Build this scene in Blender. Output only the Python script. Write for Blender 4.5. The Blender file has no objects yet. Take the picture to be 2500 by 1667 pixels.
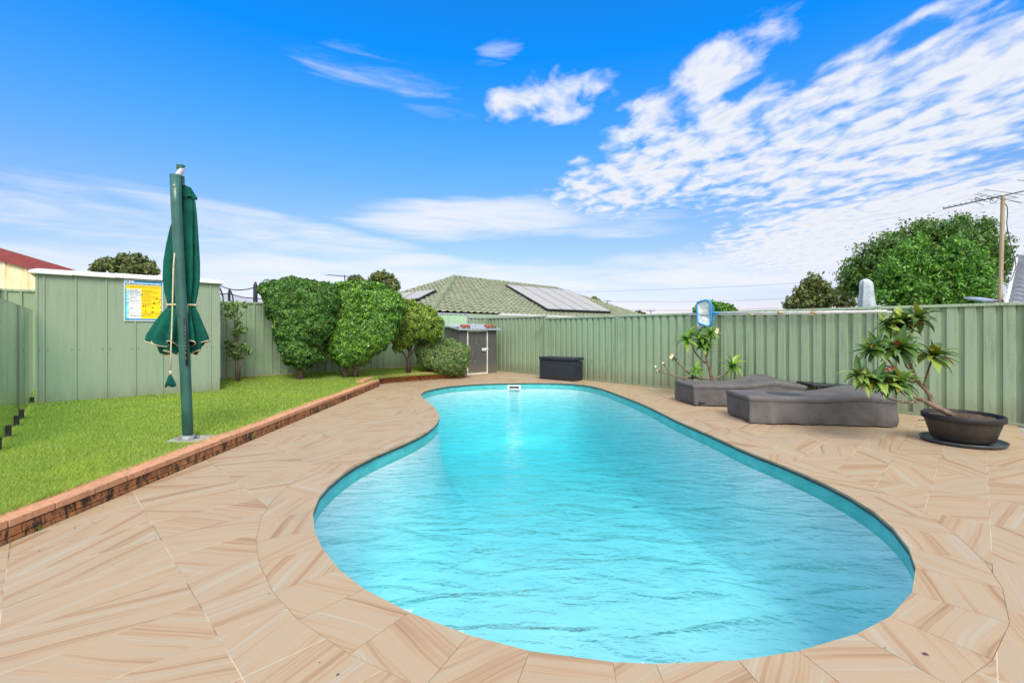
import bpy, bmesh, math, random
import numpy as np
from mathutils import Vector, Matrix, noise as mnoise
random.seed(7); RNG = np.random.default_rng(7)
R = math.radians
C = bpy.context.scene.collection
sc = bpy.context.scene

# ------------------------------------------------------------------ camera
F, CXP, HZ, H = 1150.0, 1250.0, 806.0, 1.4     # focal length and horizon measured in the 2500 px wide photo
cam_d = bpy.data.cameras.new("camera"); cam = bpy.data.objects.new("camera", cam_d); C.objects.link(cam)
cam.location = (0, 0, H); cam.rotation_euler = (R(90), 0, 0)
cam_d.sensor_width = 36; cam_d.lens = F/2500*36; cam_d.shift_y = -(833.5-HZ)/2500
cam_d.clip_start = .05; cam_d.clip_end = 2000
sc.camera = cam
sc.render.engine = 'CYCLES'
sc.cycles.use_denoising = True
sc.cycles.max_bounces = 16; sc.cycles.transmission_bounces = 12; sc.cycles.transparent_max_bounces = 16
sc.cycles.diffuse_bounces = 7; sc.cycles.glossy_bounces = 4
sc.cycles.caustics_refractive = True; sc.cycles.caustics_reflective = False
sc.view_settings.view_transform = 'Standard'; sc.view_settings.look = 'None'
sc.view_settings.exposure = 0.5; sc.view_settings.gamma = 1

# ------------------------------------------------------------------ node helpers
class NT:
    def __init__(s, nt): s.nt = nt; s.N = nt.nodes; s.L = nt.links
    def new(s, t, **k):
        n = s.N.new(t)
        for a, b in k.items(): setattr(n, a, b)
        return n
    def lk(s, a, b): s.L.new(a, b)
    def val(s, sock, v):
        if isinstance(v, bpy.types.NodeSocket): s.lk(v, sock)
        else: sock.default_value = v
    def math(s, op, a, b=None, c=None, clamp=False):
        n = s.new('ShaderNodeMath', operation=op, use_clamp=clamp); s.val(n.inputs[0], a)
        if b is not None: s.val(n.inputs[1], b)
        if c is not None: s.val(n.inputs[2], c)
        return n.outputs[0]
    def vmath(s, op, a, b=None):
        n = s.new('ShaderNodeVectorMath', operation=op); s.val(n.inputs[0], a)
        if b is not None: s.val(n.inputs[1], b)
        return n.outputs[0]
    def mix(s, f, a, b, blend='MIX'):
        n = s.new('ShaderNodeMix', data_type='RGBA', blend_type=blend)
        s.val(n.inputs[0], f); s.val(n.inputs[6], a); s.val(n.inputs[7], b)
        return n.outputs[2]
    def noise(s, vec=None, scale=5, detail=4, rough=.5, dist=0, lac=2):
        n = s.new('ShaderNodeTexNoise'); n.inputs['Scale'].default_value = scale
        n.inputs['Detail'].default_value = detail; n.inputs['Roughness'].default_value = rough
        n.inputs['Distortion'].default_value = dist; n.inputs['Lacunarity'].default_value = lac
        if vec is not None: s.lk(vec, n.inputs['Vector'])
        return n.outputs[0]
    def ramp(s, fac, stops):
        n = s.new('ShaderNodeValToRGB'); s.val(n.inputs[0], fac); e = n.color_ramp.elements
        while len(e) < len(stops): e.new(.5)
        for i, (p, c) in enumerate(stops):
            e[i].position = p; e[i].color = (c[0], c[1], c[2], 1) if not isinstance(c, (int, float)) else (c, c, c, 1)
        return n.outputs[0]
    def smooth(s, v, a, b):
        n = s.new('ShaderNodeMapRange', interpolation_type='SMOOTHSTEP'); s.val(n.inputs[0], v)
        n.inputs[1].default_value = a; n.inputs[2].default_value = b
        n.inputs[3].default_value = 0; n.inputs[4].default_value = 1
        return n.outputs[0]
    def mapping(s, vec, loc=(0,0,0), rot=(0,0,0), scale=(1,1,1)):
        n = s.new('ShaderNodeMapping'); s.lk(vec, n.inputs[0]); n.inputs[1].default_value = loc
        n.inputs[2].default_value = rot; n.inputs[3].default_value = scale
        return n.outputs[0]
    def sep(s, v):
        n = s.new('ShaderNodeSeparateXYZ'); s.lk(v, n.inputs[0]); return n.outputs
    def comb(s, x, y, z=0.0):
        n = s.new('ShaderNodeCombineXYZ'); s.val(n.inputs[0], x); s.val(n.inputs[1], y); s.val(n.inputs[2], z); return n.outputs[0]

def two_sided_ior(k, v):                 # the same reflectance seen from either side of a clear sheet
    bf = k.new('ShaderNodeNewGeometry').outputs['Backfacing']
    return k.math('ADD', v, k.math('MULTIPLY', bf, 1/v-v))
def srgb(r, g, b, k=1.0):
    f = lambda c: (c/255/12.92) if c/255 <= .04045 else ((c/255+.055)/1.055)**2.4
    return (f(r)*k, f(g)*k, f(b)*k, 1)

# ------------------------------------------------------------------ sky and sun
SUN_EL, SUN_AZ = R(46), R(170)        # azimuth clockwise from +Y: behind the camera
w = bpy.data.worlds.new("World"); sc.world = w; w.use_nodes = True
n = NT(w.node_tree); n.N.clear()
tc = n.new('ShaderNodeTexCoord'); D = tc.outputs['Generated']
sky = n.new('ShaderNodeTexSky', sky_type='NISHITA'); sky.sun_disc = False
sky.sun_elevation = SUN_EL; sky.sun_rotation = SUN_AZ; sky.air_density = 1.0; sky.dust_density = .3; sky.ozone_density = 3.0
dx, dy, dz = n.sep(D)
az = n.math('ARCTAN2', dx, dy)
el = n.math('ARCSINE', dz)
def azel(px, py):
    u = (px-CXP)/F; v = (HZ-py)/F
    return math.atan(u), math.atan(v/math.sqrt(1+u*u))
def blob(px, py, rx, ry, tilt, amp):
    a, e = azel(px, py); a2, _ = azel(px+rx, py); a1, _ = azel(px-rx, py); _, e2 = azel(px, py-ry); _, e1 = azel(px, py+ry)
    ra = (a2-a1)/2; re = (e2-e1)/2
    x = n.math('SUBTRACT', az, a); y = n.math('SUBTRACT', el, e)
    y = n.math('SUBTRACT', y, n.math('MULTIPLY', x, tilt))
    x = n.math('DIVIDE', x, ra); y = n.math('DIVIDE', y, re)
    d = n.math('ADD', n.math('MULTIPLY', x, x), n.math('MULTIPLY', y, y))
    return n.math('MULTIPLY', n.math('SUBTRACT', 1.0, n.smooth(d, 0.15, 1.6)), amp)
def total(lst):
    m = lst[0]
    for b_ in lst[1:]: m = n.math('MAXIMUM', m, b_)
    return m
zc = n.math('MAXIMUM', dz, 0.035)
pl = n.comb(n.math('DIVIDE', dx, zc), n.math('DIVIDE', dy, zc), 0.0)
# flakes of the altocumulus deck
plr = n.mapping(pl, rot=(0, 0, R(-50)), scale=(1.25, .85, 1))
nA = n.noise(plr, 5.6, 6, .52, .25)
nB = n.noise(n.mapping(pl, loc=(3.1, 1.7, 0), scale=(1, 1, 1)), .9, 5, .5, .3)
flake = total([blob(2150, 310, 680, 230, .12, .90), blob(1660, 390, 420, 130, .22, .86), blob(1330, 245, 190, 85, .1, .84),
               blob(2300, 560, 800, 150, .02, 1.05), blob(2150, 120, 420, 60, .2, .66), blob(1700, 210, 300, 100, .4, .84)])
fa = n.math('ADD', n.math('MULTIPLY', nA, 1.0), n.math('MULTIPLY', nB, .22))
fa = n.math('ADD', fa, n.math('MULTIPLY', flake, .62))
cA = n.math('MULTIPLY', n.smooth(fa, .92, 1.28), .97)
# long thin streaks
azs = n.comb(n.math('MULTIPLY', az, 2.2), n.math('MULTIPLY', n.math('SUBTRACT', el, n.math('MULTIPLY', az, -.02)), 17.0), 0.0)
nS = n.noise(azs, 1.7, 7, .6, .6)
streak = total([blob(1150, 535, 330, 62, 0, 1.0), blob(1500, 545, 260, 45, -.05, .62), blob(300, 555, 520, 70, -.05, .66), blob(120, 480, 300, 60, -.02, .5),
                blob(820, 600, 520, 52, -.16, .85), blob(900, 165, 240, 60, -.03, .42), blob(1220, 125, 80, 60, .5, .46), blob(1050, 250, 120, 50, -.2, .42),
                blob(900, 680, 1300, 60, 0, .85), blob(2000, 640, 900, 80, 0, .85), blob(200, 610, 400, 35, 0, .6)])
cS = n.smooth(n.math('ADD', n.math('MULTIPLY', nS, .9), n.math('MULTIPLY', streak, .55)), .62, 1.12)
cS = n.math('MULTIPLY', cS, .8)
# unseen broken cloud overhead and behind the camera, added for whiter, softer light
back = n.math('MAXIMUM', n.smooth(n.math('MULTIPLY', dy, -1.0), -.35, .1), n.smooth(dz, .62, .85))
nC = n.noise(pl, 1.6, 6, .55, .2)
cB = n.math('MULTIPLY', n.smooth(n.math('ADD', nC, n.math('MULTIPLY', back, .30)), .58, .82), n.math('MULTIPLY', back, .9))
cov = n.math('MAXIMUM', n.math('MAXIMUM', cA, cS), cB)
cov = n.math('MULTIPLY', cov, n.smooth(dz, -.01, .05))
shade = n.ramp(n.math('MULTIPLY', fa, .6), [(.60, srgb(252, 252, 255)), (.74, srgb(246, 248, 254)), (.92, srgb(220, 225, 240))])
hs = n.new('ShaderNodeHueSaturation'); n.lk(sky.outputs[0], hs.inputs['Color']); SKYSTR = .12
hs.inputs['Saturation'].default_value = 1.0
# clear air: the sky texture, its blue deepened towards the zenith and paler near the horizon
tint = n.ramp(dz, [(0.0, (.76, .62, .78)), (.10, (.86, .76, .90)), (.22, (.74, .88, 1.06)), (.36, (.36, 1.0, 1.45)), (.5, (.03, 1.0, 1.9)), (1.0, (.25, .8, 1.1))])
clear = n.mix(1.0, hs.outputs[0], tint, 'MULTIPLY')
cl = n.mix(1.0, shade, n.mix(back, (5.8, 5.8, 5.8, 1), (9.0, 8.9, 8.6, 1)), 'MULTIPLY')  # unseen back cloud made brighter to lift the ambient light
final = n.mix(cov, clear, cl)
bg = n.new('ShaderNodeBackground'); n.lk(final, bg.inputs[0]); bg.inputs[1].default_value = SKYSTR
wo = n.new('ShaderNodeOutputWorld'); n.lk(bg.outputs[0], wo.inputs[0])
sun_d = bpy.data.lights.new("sun", 'SUN'); sun = bpy.data.objects.new("sun", sun_d); C.objects.link(sun)
sun_d.energy = 3.0; sun_d.angle = R(28); sun_d.color = (1, .93, .82)
sd = Vector((math.sin(SUN_AZ)*math.cos(SUN_EL), math.cos(SUN_AZ)*math.cos(SUN_EL), math.sin(SUN_EL)))
sun.rotation_euler = sd.to_track_quat('Z', 'Y').to_euler(); sun.location = sd*30

# ------------------------------------------------------------------ coordinates
def G(px, py, z=0.0):                    # photo pixel of a point on a level at height z
    Y = F*(H-z)/(py-HZ); return Vector(((px-CXP)/F*Y, Y, z))
def P(px, py, Y):                        # photo pixel of a point at distance Y
    return Vector(((px-CXP)/F*Y, Y, H-(py-HZ)/F*Y))
UX, UY = Vector((.754, .656, 0)), Vector((-.656, .754, 0))     # along the back fence; away from the camera
ANG = math.atan2(.656, .754)

# ------------------------------------------------------------------ materials
def base_mat(name):
    m = bpy.data.materials.new(name); m.use_nodes = True; k = NT(m.node_tree)
    return m, k, k.N['Principled BSDF'], k.N['Material Output']
def bump(k, b, h, strength, dist=.01):
    q = k.new('ShaderNodeBump'); q.inputs['Strength'].default_value = strength; q.inputs['Distance'].default_value = dist
    k.lk(h, q.inputs['Height']); k.lk(q.outputs[0], b.inputs['Normal'])
def pm(name, c1, c2=None, scale=6, rough=.5, metal=0, bmp=0, bscale=60, spec=.5, stretch=(1,1,1), detail=5, lo=.35, hi=.65, bdist=.004):
    m, k, b, o = base_mat(name)
    tcn = k.new('ShaderNodeTexCoord').outputs['Object']
    v = k.mapping(tcn, scale=stretch)
    c2 = c2 or tuple(x*.85 for x in c1[:3])+(1,)
    f = k.noise(v, scale, detail, .6, .2)
    k.lk(k.ramp(f, [(lo, c1), (hi, c2)]), b.inputs['Base Color'])
    b.inputs['Roughness'].default_value = rough; b.inputs['Metallic'].default_value = metal
    b.inputs['Specular IOR Level'].default_value = spec
    if bmp: bump(k, b, k.noise(tcn, bscale, 4, .6), bmp, bdist)
    return m
M = {}
def paint(name, c, grime, rough=.45):
    m, k, b, o = base_mat(name)
    tcn = k.new('ShaderNodeTexCoord').outputs['Object']
    v = k.mapping(tcn, scale=(14, 14, .7))
    streaks = k.noise(v, 1.6, 6, .62, .4)
    big = k.noise(tcn, .8, 4, .5)
    fine = k.noise(tcn, 45, 3, .6)
    f = k.math('ADD', k.math('MULTIPLY', streaks, .55), k.math('ADD', k.math('MULTIPLY', big, .3), k.math('MULTIPLY', fine, .15)))
    col = k.ramp(f, [(.34, grime), (.48, c), (.68, tuple(min(1, x*1.10) for x in c[:3]))])
    px_, py_, pz_ = k.sep(k.new('ShaderNodeNewGeometry').outputs['Position'])
    hz_ = k.math('SUBTRACT', pz_, k.math('MULTIPLY', k.noise(k.mapping(tcn, scale=(5, 5, 1)), 2.0, 5, .6), .55))
    splash = k.math('MULTIPLY', k.math('SUBTRACT', 1.0, k.smooth(hz_, -.18, .22)), .45)
    col = k.mix(splash, col, srgb(112, 104, 84))
    k.lk(col, b.inputs['Base Color']); b.inputs['Roughness'].default_value = rough
    bump(k, b, k.noise(tcn, 30, 3, .5), .06, .004)
    return m
M['green'] = paint('green_steel', srgb(148, 170, 140, .86), srgb(122, 140, 112, .78))
M['greenshed'] = paint('green_shed_steel', srgb(156, 176, 150, .68), srgb(146, 164, 140, .64))
M['greenlight'] = paint('pale_green_steel', srgb(172, 204, 172, .9), srgb(150, 180, 150, .85))
M['greencap'] = paint('green_rail', srgb(158, 178, 152, .9), srgb(120, 136, 114, .8))
M['galv'] = pm('galvanised_steel', srgb(205, 212, 216), srgb(168, 176, 182), 25, .38, .55, .05)
M['white'] = pm('white_roof_steel', srgb(240, 240, 238, .88), srgb(205, 205, 200, .85), 5, .45, 0, .05)
M['grey'] = paint('charcoal_steel', srgb(94, 94, 93, .7), srgb(80, 80, 80, .7))
M['cream'] = pm('cream_steel', srgb(246, 232, 188, .9), srgb(226, 210, 165, .9), 3, .5, 0, .05)
M['redroof'] = pm('red_roof_steel', srgb(150, 66, 64, .85), srgb(128, 54, 54, .85), 5, .5, 0, .05)
M['umb'] = pm('green_umbrella_cloth', srgb(12, 98, 82, .85), srgb(6, 76, 66, .85), 7, .85, 0, .25, 260, .2)
M['umbdark'] = pm('dark_underside_cloth', srgb(40, 34, 30), srgb(24, 22, 20), 7, .9)
M['pole'] = pm('dark_green_pole_paint', srgb(52, 102, 92, .9), srgb(40, 84, 76, .9), 5, .32, 0, .04, 40)
M['rope'] = pm('cream_rope', srgb(214, 200, 170), srgb(170, 150, 120), 60, .8)
M['cover'] = pm('grey_cover_cloth', srgb(116, 114, 114, .74), srgb(100, 98, 98, .74), 4, .8, 0, .3, 11, .25, stretch=(1, 1, 1), bdist=.03)
M['coverseam'] = pm('cover_seam', srgb(70, 68, 70), srgb(60, 58, 60), 8, .8)
M['wet'] = pm('wet_patch', srgb(66, 70, 76), srgb(60, 62, 66), 4, .5, 0, 0, spec=.3)
M['blackplastic'] = pm('black_plastic', srgb(42, 48, 56), srgb(34, 38, 46), 8, .45, 0, .1, 90)
M['potplastic'] = pm('dark_pot_plastic', srgb(42, 39, 37), srgb(64, 56, 49), 4, .55, 0, .2, 50, stretch=(1, 1, .3))
M['saucer'] = pm('saucer_plastic', srgb(62, 72, 80), srgb(50, 58, 66), 8, .4)
M['soil'] = pm('potting_soil', srgb(104, 84, 66), srgb(56, 44, 36), 40, .95, 0, .9, 60, bdist=.02)
M['bark'] = pm('grey_brown_bark', srgb(140, 120, 102), srgb(88, 72, 60), 26, .9, 0, .8, 60, stretch=(1, 1, .35), bdist=.01)
M['darkbark'] = pm('dark_bark', srgb(88, 74, 62), srgb(56, 46, 40), 20, .9, 0, .8, 50, bdist=.01)
M['concrete'] = pm('concrete', srgb(168, 164, 156), srgb(128, 124, 116), 9, .9, 0, .4, 70)
M['black'] = pm('black_rubber', srgb(28, 28, 30), srgb(20, 20, 22), 9, .6)
M['alu'] = pm('white_aluminium_pole', srgb(228, 228, 226), srgb(196, 196, 192), 12, .35, .1)
M['bluep'] = pm('blue_net_plastic', srgb(20, 150, 205), srgb(12, 128, 188), 8, .4)
M['mesh'] = pm('white_net_cloth', srgb(226, 230, 228), srgb(180, 188, 188), 10, .9, 0, .5, 60, bdist=.02)
M['tan'] = pm('tan_clip', srgb(206, 184, 142), srgb(176, 150, 112), 20, .6)
M['greycloth'] = pm('light_grey_cover', srgb(178, 190, 196), srgb(150, 162, 170), 6, .7, 0, .3, 30, bdist=.02)
M['timber'] = pm('pale_timber', srgb(190, 172, 138, .85), srgb(160, 140, 108, .85), 10, .8, 0, .3, 60, stretch=(1, 1, .1))
M['antenna'] = pm('antenna_metal', srgb(60, 78, 84), srgb(46, 60, 66), 20, .5, .3)
M['brickred'] = pm('red_brick', srgb(176, 98, 70), srgb(140, 76, 56), 12, .85, 0, .3)
M['solar'] = pm('solar_glass', srgb(190, 188, 184, .74), srgb(180, 178, 174, .74), 3, .6, 0, 0, spec=.2)
M['solarframe'] = pm('solar_frame', srgb(30, 30, 34), srgb(24, 24, 28), 8, .4)
M['wire'] = pm('wire', srgb(120, 130, 145), srgb(110, 120, 135), 8, .6)
M['trim'] = pm('dark_trim', srgb(62, 66, 66), srgb(44, 48, 48), 14, .5, 0, .1)
M['signwhite'] = pm('sign_white', srgb(240, 242, 244, .9), srgb(232, 236, 238, .9), 4, .35)
M['signblue'] = pm('sign_blue', srgb(0, 138, 188), srgb(0, 126, 178), 4, .35)
M['signyellow'] = pm('sign_yellow', srgb(250, 218, 0, .95), srgb(246, 208, 0, .95), 4, .35)
M['signcyan'] = pm('sign_cyan', srgb(120, 218, 232), srgb(110, 208, 226), 4, .35)
M['signgrey'] = pm('sign_ink_grey', srgb(110, 130, 145), srgb(100, 120, 135), 4, .5)
M['signink'] = pm('sign_ink', srgb(40, 44, 40), srgb(34, 38, 34), 4, .5)
M['signbrown'] = pm('sign_ink_brown', srgb(150, 120, 10), srgb(140, 112, 8), 4, .5)
M['red'] = pm('red_petal', srgb(150, 20, 40), srgb(110, 12, 30), 20, .6)
M['cream_petal'] = pm('cream_petal', srgb(245, 236, 205), srgb(225, 205, 150), 20, .6)

def brick_mat(name, c1, c2, black, amt):
    m, k, b, o = base_mat(name)
    tcn = k.new('ShaderNodeTexCoord').outputs['Object']
    geo = k.new('ShaderNodeNewGeometry')
    isl = geo.outputs['Random Per Island']
    f = k.noise(tcn, 34, 6, .7, .3)
    col = k.ramp(f, [(.3, c1), (.7, c2)])
    col = k.mix(k.math('MULTIPLY', isl, .25), col, tuple(x*.62 for x in c2[:3])+(1,))
    st = k.noise(k.mapping(tcn, scale=(7, 7, 3)), 2.2, 8, .72, .6)
    st = k.math('MULTIPLY', k.smooth(st, .46, .60), amt)
    col = k.mix(st, col, black)
    dots = k.smooth(k.noise(tcn, 90, 2, .5), .66, .7)
    col = k.mix(k.math('MULTIPLY', dots, .7*amt), col, black)
    k.lk(col, b.inputs['Base Color']); b.inputs['Roughness'].default_value = .92
    bump(k, b, k.noise(tcn, 60, 6, .75), .9, .012)
    return m
M['brick'] = brick_mat('rough_face_brick', srgb(204, 142, 92, .85), srgb(164, 104, 62, .85), srgb(44, 34, 28), .95)
M['brick2'] = brick_mat('clean_orange_brick', srgb(216, 142, 84, .95), srgb(178, 108, 60, .95), srgb(70, 48, 36), .45)
M['cap'] = brick_mat('brick_capping', srgb(222, 170, 134, .9), srgb(208, 146, 106, .9), srgb(84, 58, 44), .28)
M['mortar'] = pm('dark_mortar', srgb(78, 66, 56), srgb(50, 42, 36), 30, .95, 0, .5)

def stone_color(k, tx, ty, rnd):
    """veins of one sandstone tile: tx, ty local metres, rnd one random number per tile"""
    a1 = k.math('MULTIPLY', k.math('SUBTRACT', rnd, .5), 2.1)
    vr = k.new('ShaderNodeVectorRotate', rotation_type='Z_AXIS'); k.lk(k.comb(tx, ty, 0.0), vr.inputs['Vector']); k.lk(a1, vr.inputs['Angle'])
    off = k.math('MULTIPLY', rnd, 173.0)
    v = k.vmath('ADD', vr.outputs[0], k.comb(off, k.math('MULTIPLY', rnd, 71.0), 0.0))
    warp = k.math('MULTIPLY', k.noise(v, 1.3, 2, .5), .10)
    x, y, z = k.sep(v)
    vs = k.comb(k.math('MULTIPLY', x, .30), k.math('MULTIPLY', k.math('ADD', y, warp), 11.0), 0.0)
    big = k.noise(vs, 1.15, 3, .5, .2)
    fine = k.noise(k.comb(k.math('MULTIPLY', x, .6), k.math('MULTIPLY', k.math('ADD', y, warp), 60.0), 0.0), 1.0, 4, .6, .1)
    f = k.math('ADD', k.math('MULTIPLY', big, .62), k.math('MULTIPLY', fine, .38))
    return k.ramp(f, [(.33, srgb(172, 136, 100, .60)), (.42, srgb(196, 163, 126, .61)), (.49, srgb(211, 184, 149, .61)), (.55, srgb(204, 181, 150, .61)), (.63, srgb(212, 198, 172, .60)), (.71, srgb(192, 163, 128, .60))])
def stone_finish(k, b, col, tcn, grout=None):
    dirt = k.noise(tcn, .7, 6, .6, .3)
    col = k.mix(k.math('MULTIPLY', k.smooth(dirt, .5, .75), .16), col, srgb(120, 104, 88))
    gr = k.noise(tcn, 240, 3, .6)
    col = k.mix(.10, col, k.ramp(gr, [(.3, .12), (.7, .85)]), 'OVERLAY')
    if grout is not None:
        gc = k.ramp(k.noise(tcn, 1.7, 3, .6), [(.40, srgb(104, 86, 70)), (.54, srgb(206, 188, 162, .85))])
        col = k.mix(grout, col, gc)
    k.lk(col, b.inputs['Base Color'])
    k.lk(k.ramp(k.noise(tcn, 3, 4, .6), [(.3, .42), (.7, .60)]), b.inputs['Roughness'])
    b.inputs['Specular IOR Level'].default_value = .35
    bump(k, b, gr, .12, .002)
TP, TQ, P0, Q0 = .71, .36, .58, .05
m, k, b, o = base_mat('sandstone_paving')
pos = k.new('ShaderNodeNewGeometry').outputs['Position']
xx, yy, zz = k.sep(pos)
ca, sa = .705, .709
pp = k.math('SUBTRACT', k.math('ADD', k.math('MULTIPLY', xx, ca), k.math('MULTIPLY', yy, sa)), P0)
qq = k.math('SUBTRACT', k.math('SUBTRACT', k.math('MULTIPLY', xx, sa), k.math('MULTIPLY', yy, ca)), Q0)
pi_, qi = k.math('FLOOR', k.math('DIVIDE', pp, TP)), k.math('FLOOR', k.math('DIVIDE', qq, TQ))
wn = k.new('ShaderNodeTexWhiteNoise', noise_dimensions='2D'); k.lk(k.comb(pi_, qi, 0.0), wn.inputs['Vector'])
lp, lq = k.math('SUBTRACT', pp, k.math('MULTIPLY', pi_, TP)), k.math('SUBTRACT', qq, k.math('MULTIPLY', qi, TQ))
ep = k.math('MINIMUM', lp, k.math('SUBTRACT', TP, lp)); eq = k.math('MINIMUM', lq, k.math('SUBTRACT', TQ, lq))
gl = k.math('SUBTRACT', 1.0, k.smooth(k.math('MINIMUM', ep, eq), .0011, .0030))
stone_finish(k, b, stone_color(k, lp, lq, wn.outputs['Value']), pos, gl)
M['paving'] = m
m, k, b, o = base_mat('sandstone_coping')
pos = k.new('ShaderNodeNewGeometry').outputs['Position']
at = k.new('ShaderNodeAttribute', attribute_name='tuv'); x, y, z = k.sep(at.outputs['Vector'])
stone_finish(k, b, stone_color(k, x, y, z), pos)
M['coping'] = m
M['grout'] = pm('pale_grout', srgb(206, 190, 164), srgb(120, 104, 84), 2.5, .9)

def leaf_mat(name, cols, spec=.4, rough=.45, trans=.25):
    m, k, b, o = base_mat(name)
    geo = k.new('ShaderNodeNewGeometry')
    st = [(i/(len(cols)-1) if len(cols) > 1 else 0, c) for i, c in enumerate(cols)]
    col = k.ramp(geo.outputs['Random Per Island'], st)
    big = k.noise(geo.outputs['Position'], 1.6, 3, .5)
    col = k.mix(k.smooth(big, .5, .7), col, k.mix(1.0, col, (1.12, 1.1, .9, 1), 'MULTIPLY'))
    k.lk(col, b.inputs['Base Color']); b.inputs['Roughness'].default_value = rough
    b.inputs['Specular IOR Level'].default_value = spec
    tr = k.new('ShaderNodeBsdfTranslucent'); k.lk(k.mix(1.0, col, (1.5, 1.6, .6, 1), 'MULTIPLY'), tr.inputs[0])
    mx = k.new('ShaderNodeMixShader'); mx.inputs[0].default_value = trans
    k.lk(b.outputs[0], mx.inputs[1]); k.lk(tr.outputs[0], mx.inputs[2]); k.lk(mx.outputs[0], o.inputs[0])
    return m
M['leafA'] = leaf_mat('hedge_leaf_dark', [(.01, .05, .012), (.028, .10, .02), (.06, .18, .03), (.12, .29, .045), (.20, .24, .06)], .3, .5, .15)
M['leafB'] = leaf_mat('hedge_leaf_bright', [(.015, .07, .01), (.05, .16, .02), (.13, .31, .028), (.28, .48, .045)], .5, .38, .18)
M['leafC'] = leaf_mat('hedge_leaf_yellowish', [(.03, .09, .012), (.10, .20, .02), (.22, .34, .03), (.38, .44, .05)], .5, .38, .18)
M['leafD'] = leaf_mat('bush_leaf', [(.025, .07, .015), (.08, .18, .04), (.17, .30, .07), (.30, .27, .12)], .5, .4, .15)
M['leafE'] = leaf_mat('sapling_leaf', [(.08, .16, .04), (.16, .27, .07), (.24, .34, .10)])
M['treeA'] = leaf_mat('tree_leaf_mid', [(.04, .09, .025), (.08, .17, .035), (.14, .26, .05)])
M['treeB'] = leaf_mat('tree_leaf_bright', [(.03, .09, .02), (.07, .20, .03), (.13, .32, .04), (.22, .42, .06)])
M['treeC'] = leaf_mat('gum_leaf', [(.07, .095, .035), (.14, .18, .07), (.24, .28, .11)])
M['frangi'] = leaf_mat('frangipani_leaf', [(.05, .13, .02), (.11, .24, .03), (.22, .36, .04)], .5, .4)
M['frangi2'] = leaf_mat('dark_frangipani_leaf', [(.14, .24, .05), (.22, .33, .06), (.18, .29, .06), (.25, .36, .07), (.05, .12, .03), (.08, .17, .04), (.11, .20, .05), (.14, .24, .05), (.10, .18, .05), (.17, .27, .06), (.13, .20, .05), (.28, .34, .07), (.08, .16, .03), (.05, .11, .02), (.06, .13, .03), (.09, .18, .03), (.04, .10, .02), (.07, .15, .03), (.10, .19, .03), (.40, .26, .02)], .45, .38, .15)
M['grassblade'] = leaf_mat('grass_blade', [(.18, .27, .045), (.25, .36, .06), (.31, .42, .08), (.42, .48, .16)], .2, .7, .3)
M['lawn'] = pm('lawn_soil_green', (.19, .27, .05, 1), (.13, .20, .04, 1), 14, .95, 0, .6, 80)
M['ground'] = pm('ground_beyond', (.10, .14, .05, 1), (.16, .14, .09, 1), .6, .95)

# steel-and-glass pieces
m, k, b, o = base_mat('clear_green_glass')
b.inputs['Base Color'].default_value = (.72, .9, .84, 1); b.inputs['Roughness'].default_value = 0.0
b.inputs['Transmission Weight'].default_value = 1; b.inputs['IOR'].default_value = 1.45
tr = k.new('ShaderNodeBsdfTransparent'); tr.inputs[0].default_value = (.83, .94, .90, 1)
gs = k.new('ShaderNodeBsdfGlossy'); gs.inputs['Roughness'].default_value = .02
fr = k.new('ShaderNodeFresnel'); k.lk(two_sided_ior(k, 1.4), fr.inputs[0])
mx = k.new('ShaderNodeMixShader'); k.lk(fr.outputs[0], mx.inputs[0]); k.lk(tr.outputs[0], mx.inputs[1]); k.lk(gs.outputs[0], mx.inputs[2])
k.lk(mx.outputs[0], o.inputs[0]); M['glass'] = m
M['glassedge'] = pm('green_glass_edge', srgb(128, 176, 160), srgb(108, 156, 140), 5, .2)
m, k, b, o = base_mat('trampoline_net')
tr = k.new('ShaderNodeBsdfTransparent'); df = k.new('ShaderNodeBsdfDiffuse'); df.inputs[0].default_value = (.05, .06, .08, 1)
mx = k.new('ShaderNodeMixShader'); mx.inputs[0].default_value = .28; k.lk(tr.outputs[0], mx.inputs[1]); k.lk(df.outputs[0], mx.inputs[2])
k.lk(mx.outputs[0], o.inputs[0]); M['net'] = m

# pool shell and water
m, k, b, o = base_mat('pool_gelcoat')
tcn = k.new('ShaderNodeTexCoord').outputs['Object']
k.lk(k.ramp(k.noise(tcn, 1.6, 5, .6, .5), [(.35, (.64, .74, .77, 1)), (.7, (.76, .82, .83, 1))]), b.inputs['Base Color'])
b.inputs['Roughness'].default_value = .35; M['shell'] = m
M['band'] = pm('teal_waterline_band', srgb(92, 186, 184), srgb(76, 168, 168), 5, .3)
m, k, b, o = base_mat('pool_water')
b.inputs['Base Color'].default_value = (1, 1, 1, 1); b.inputs['Roughness'].default_value = 0.0
b.inputs['Transmission Weight'].default_value = 1; b.inputs['IOR'].default_value = 1.33; b.inputs['Specular IOR Level'].default_value = .4
pos = k.new('ShaderNodeNewGeometry').outputs['Position']
w1 = k.noise(k.mapping(pos, rot=(0, 0, R(20)), scale=(.9, 2.2, 1)), 2.4, 2, .4, .8)
w2 = k.noise(k.mapping(pos, rot=(0, 0, R(-35)), scale=(1.2, 2.2, 1)), 9, 3, .55, .8)
w3 = k.noise(k.mapping(pos, rot=(0, 0, R(10)), scale=(1, 1.6, 1)), 26, 2, .5, .4)
hgt = k.math('ADD', k.math('MULTIPLY', w1, .085), k.math('ADD', k.math('MULTIPLY', w2, .020), k.math('MULTIPLY', w3, .003)))
bn = k.new('ShaderNodeBump'); bn.inputs['Strength'].default_value = 1; bn.inputs['Distance'].default_value = 1.0
k.lk(hgt, bn.inputs['Height'])
rfr = k.new('ShaderNodeBsdfTransparent')
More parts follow.
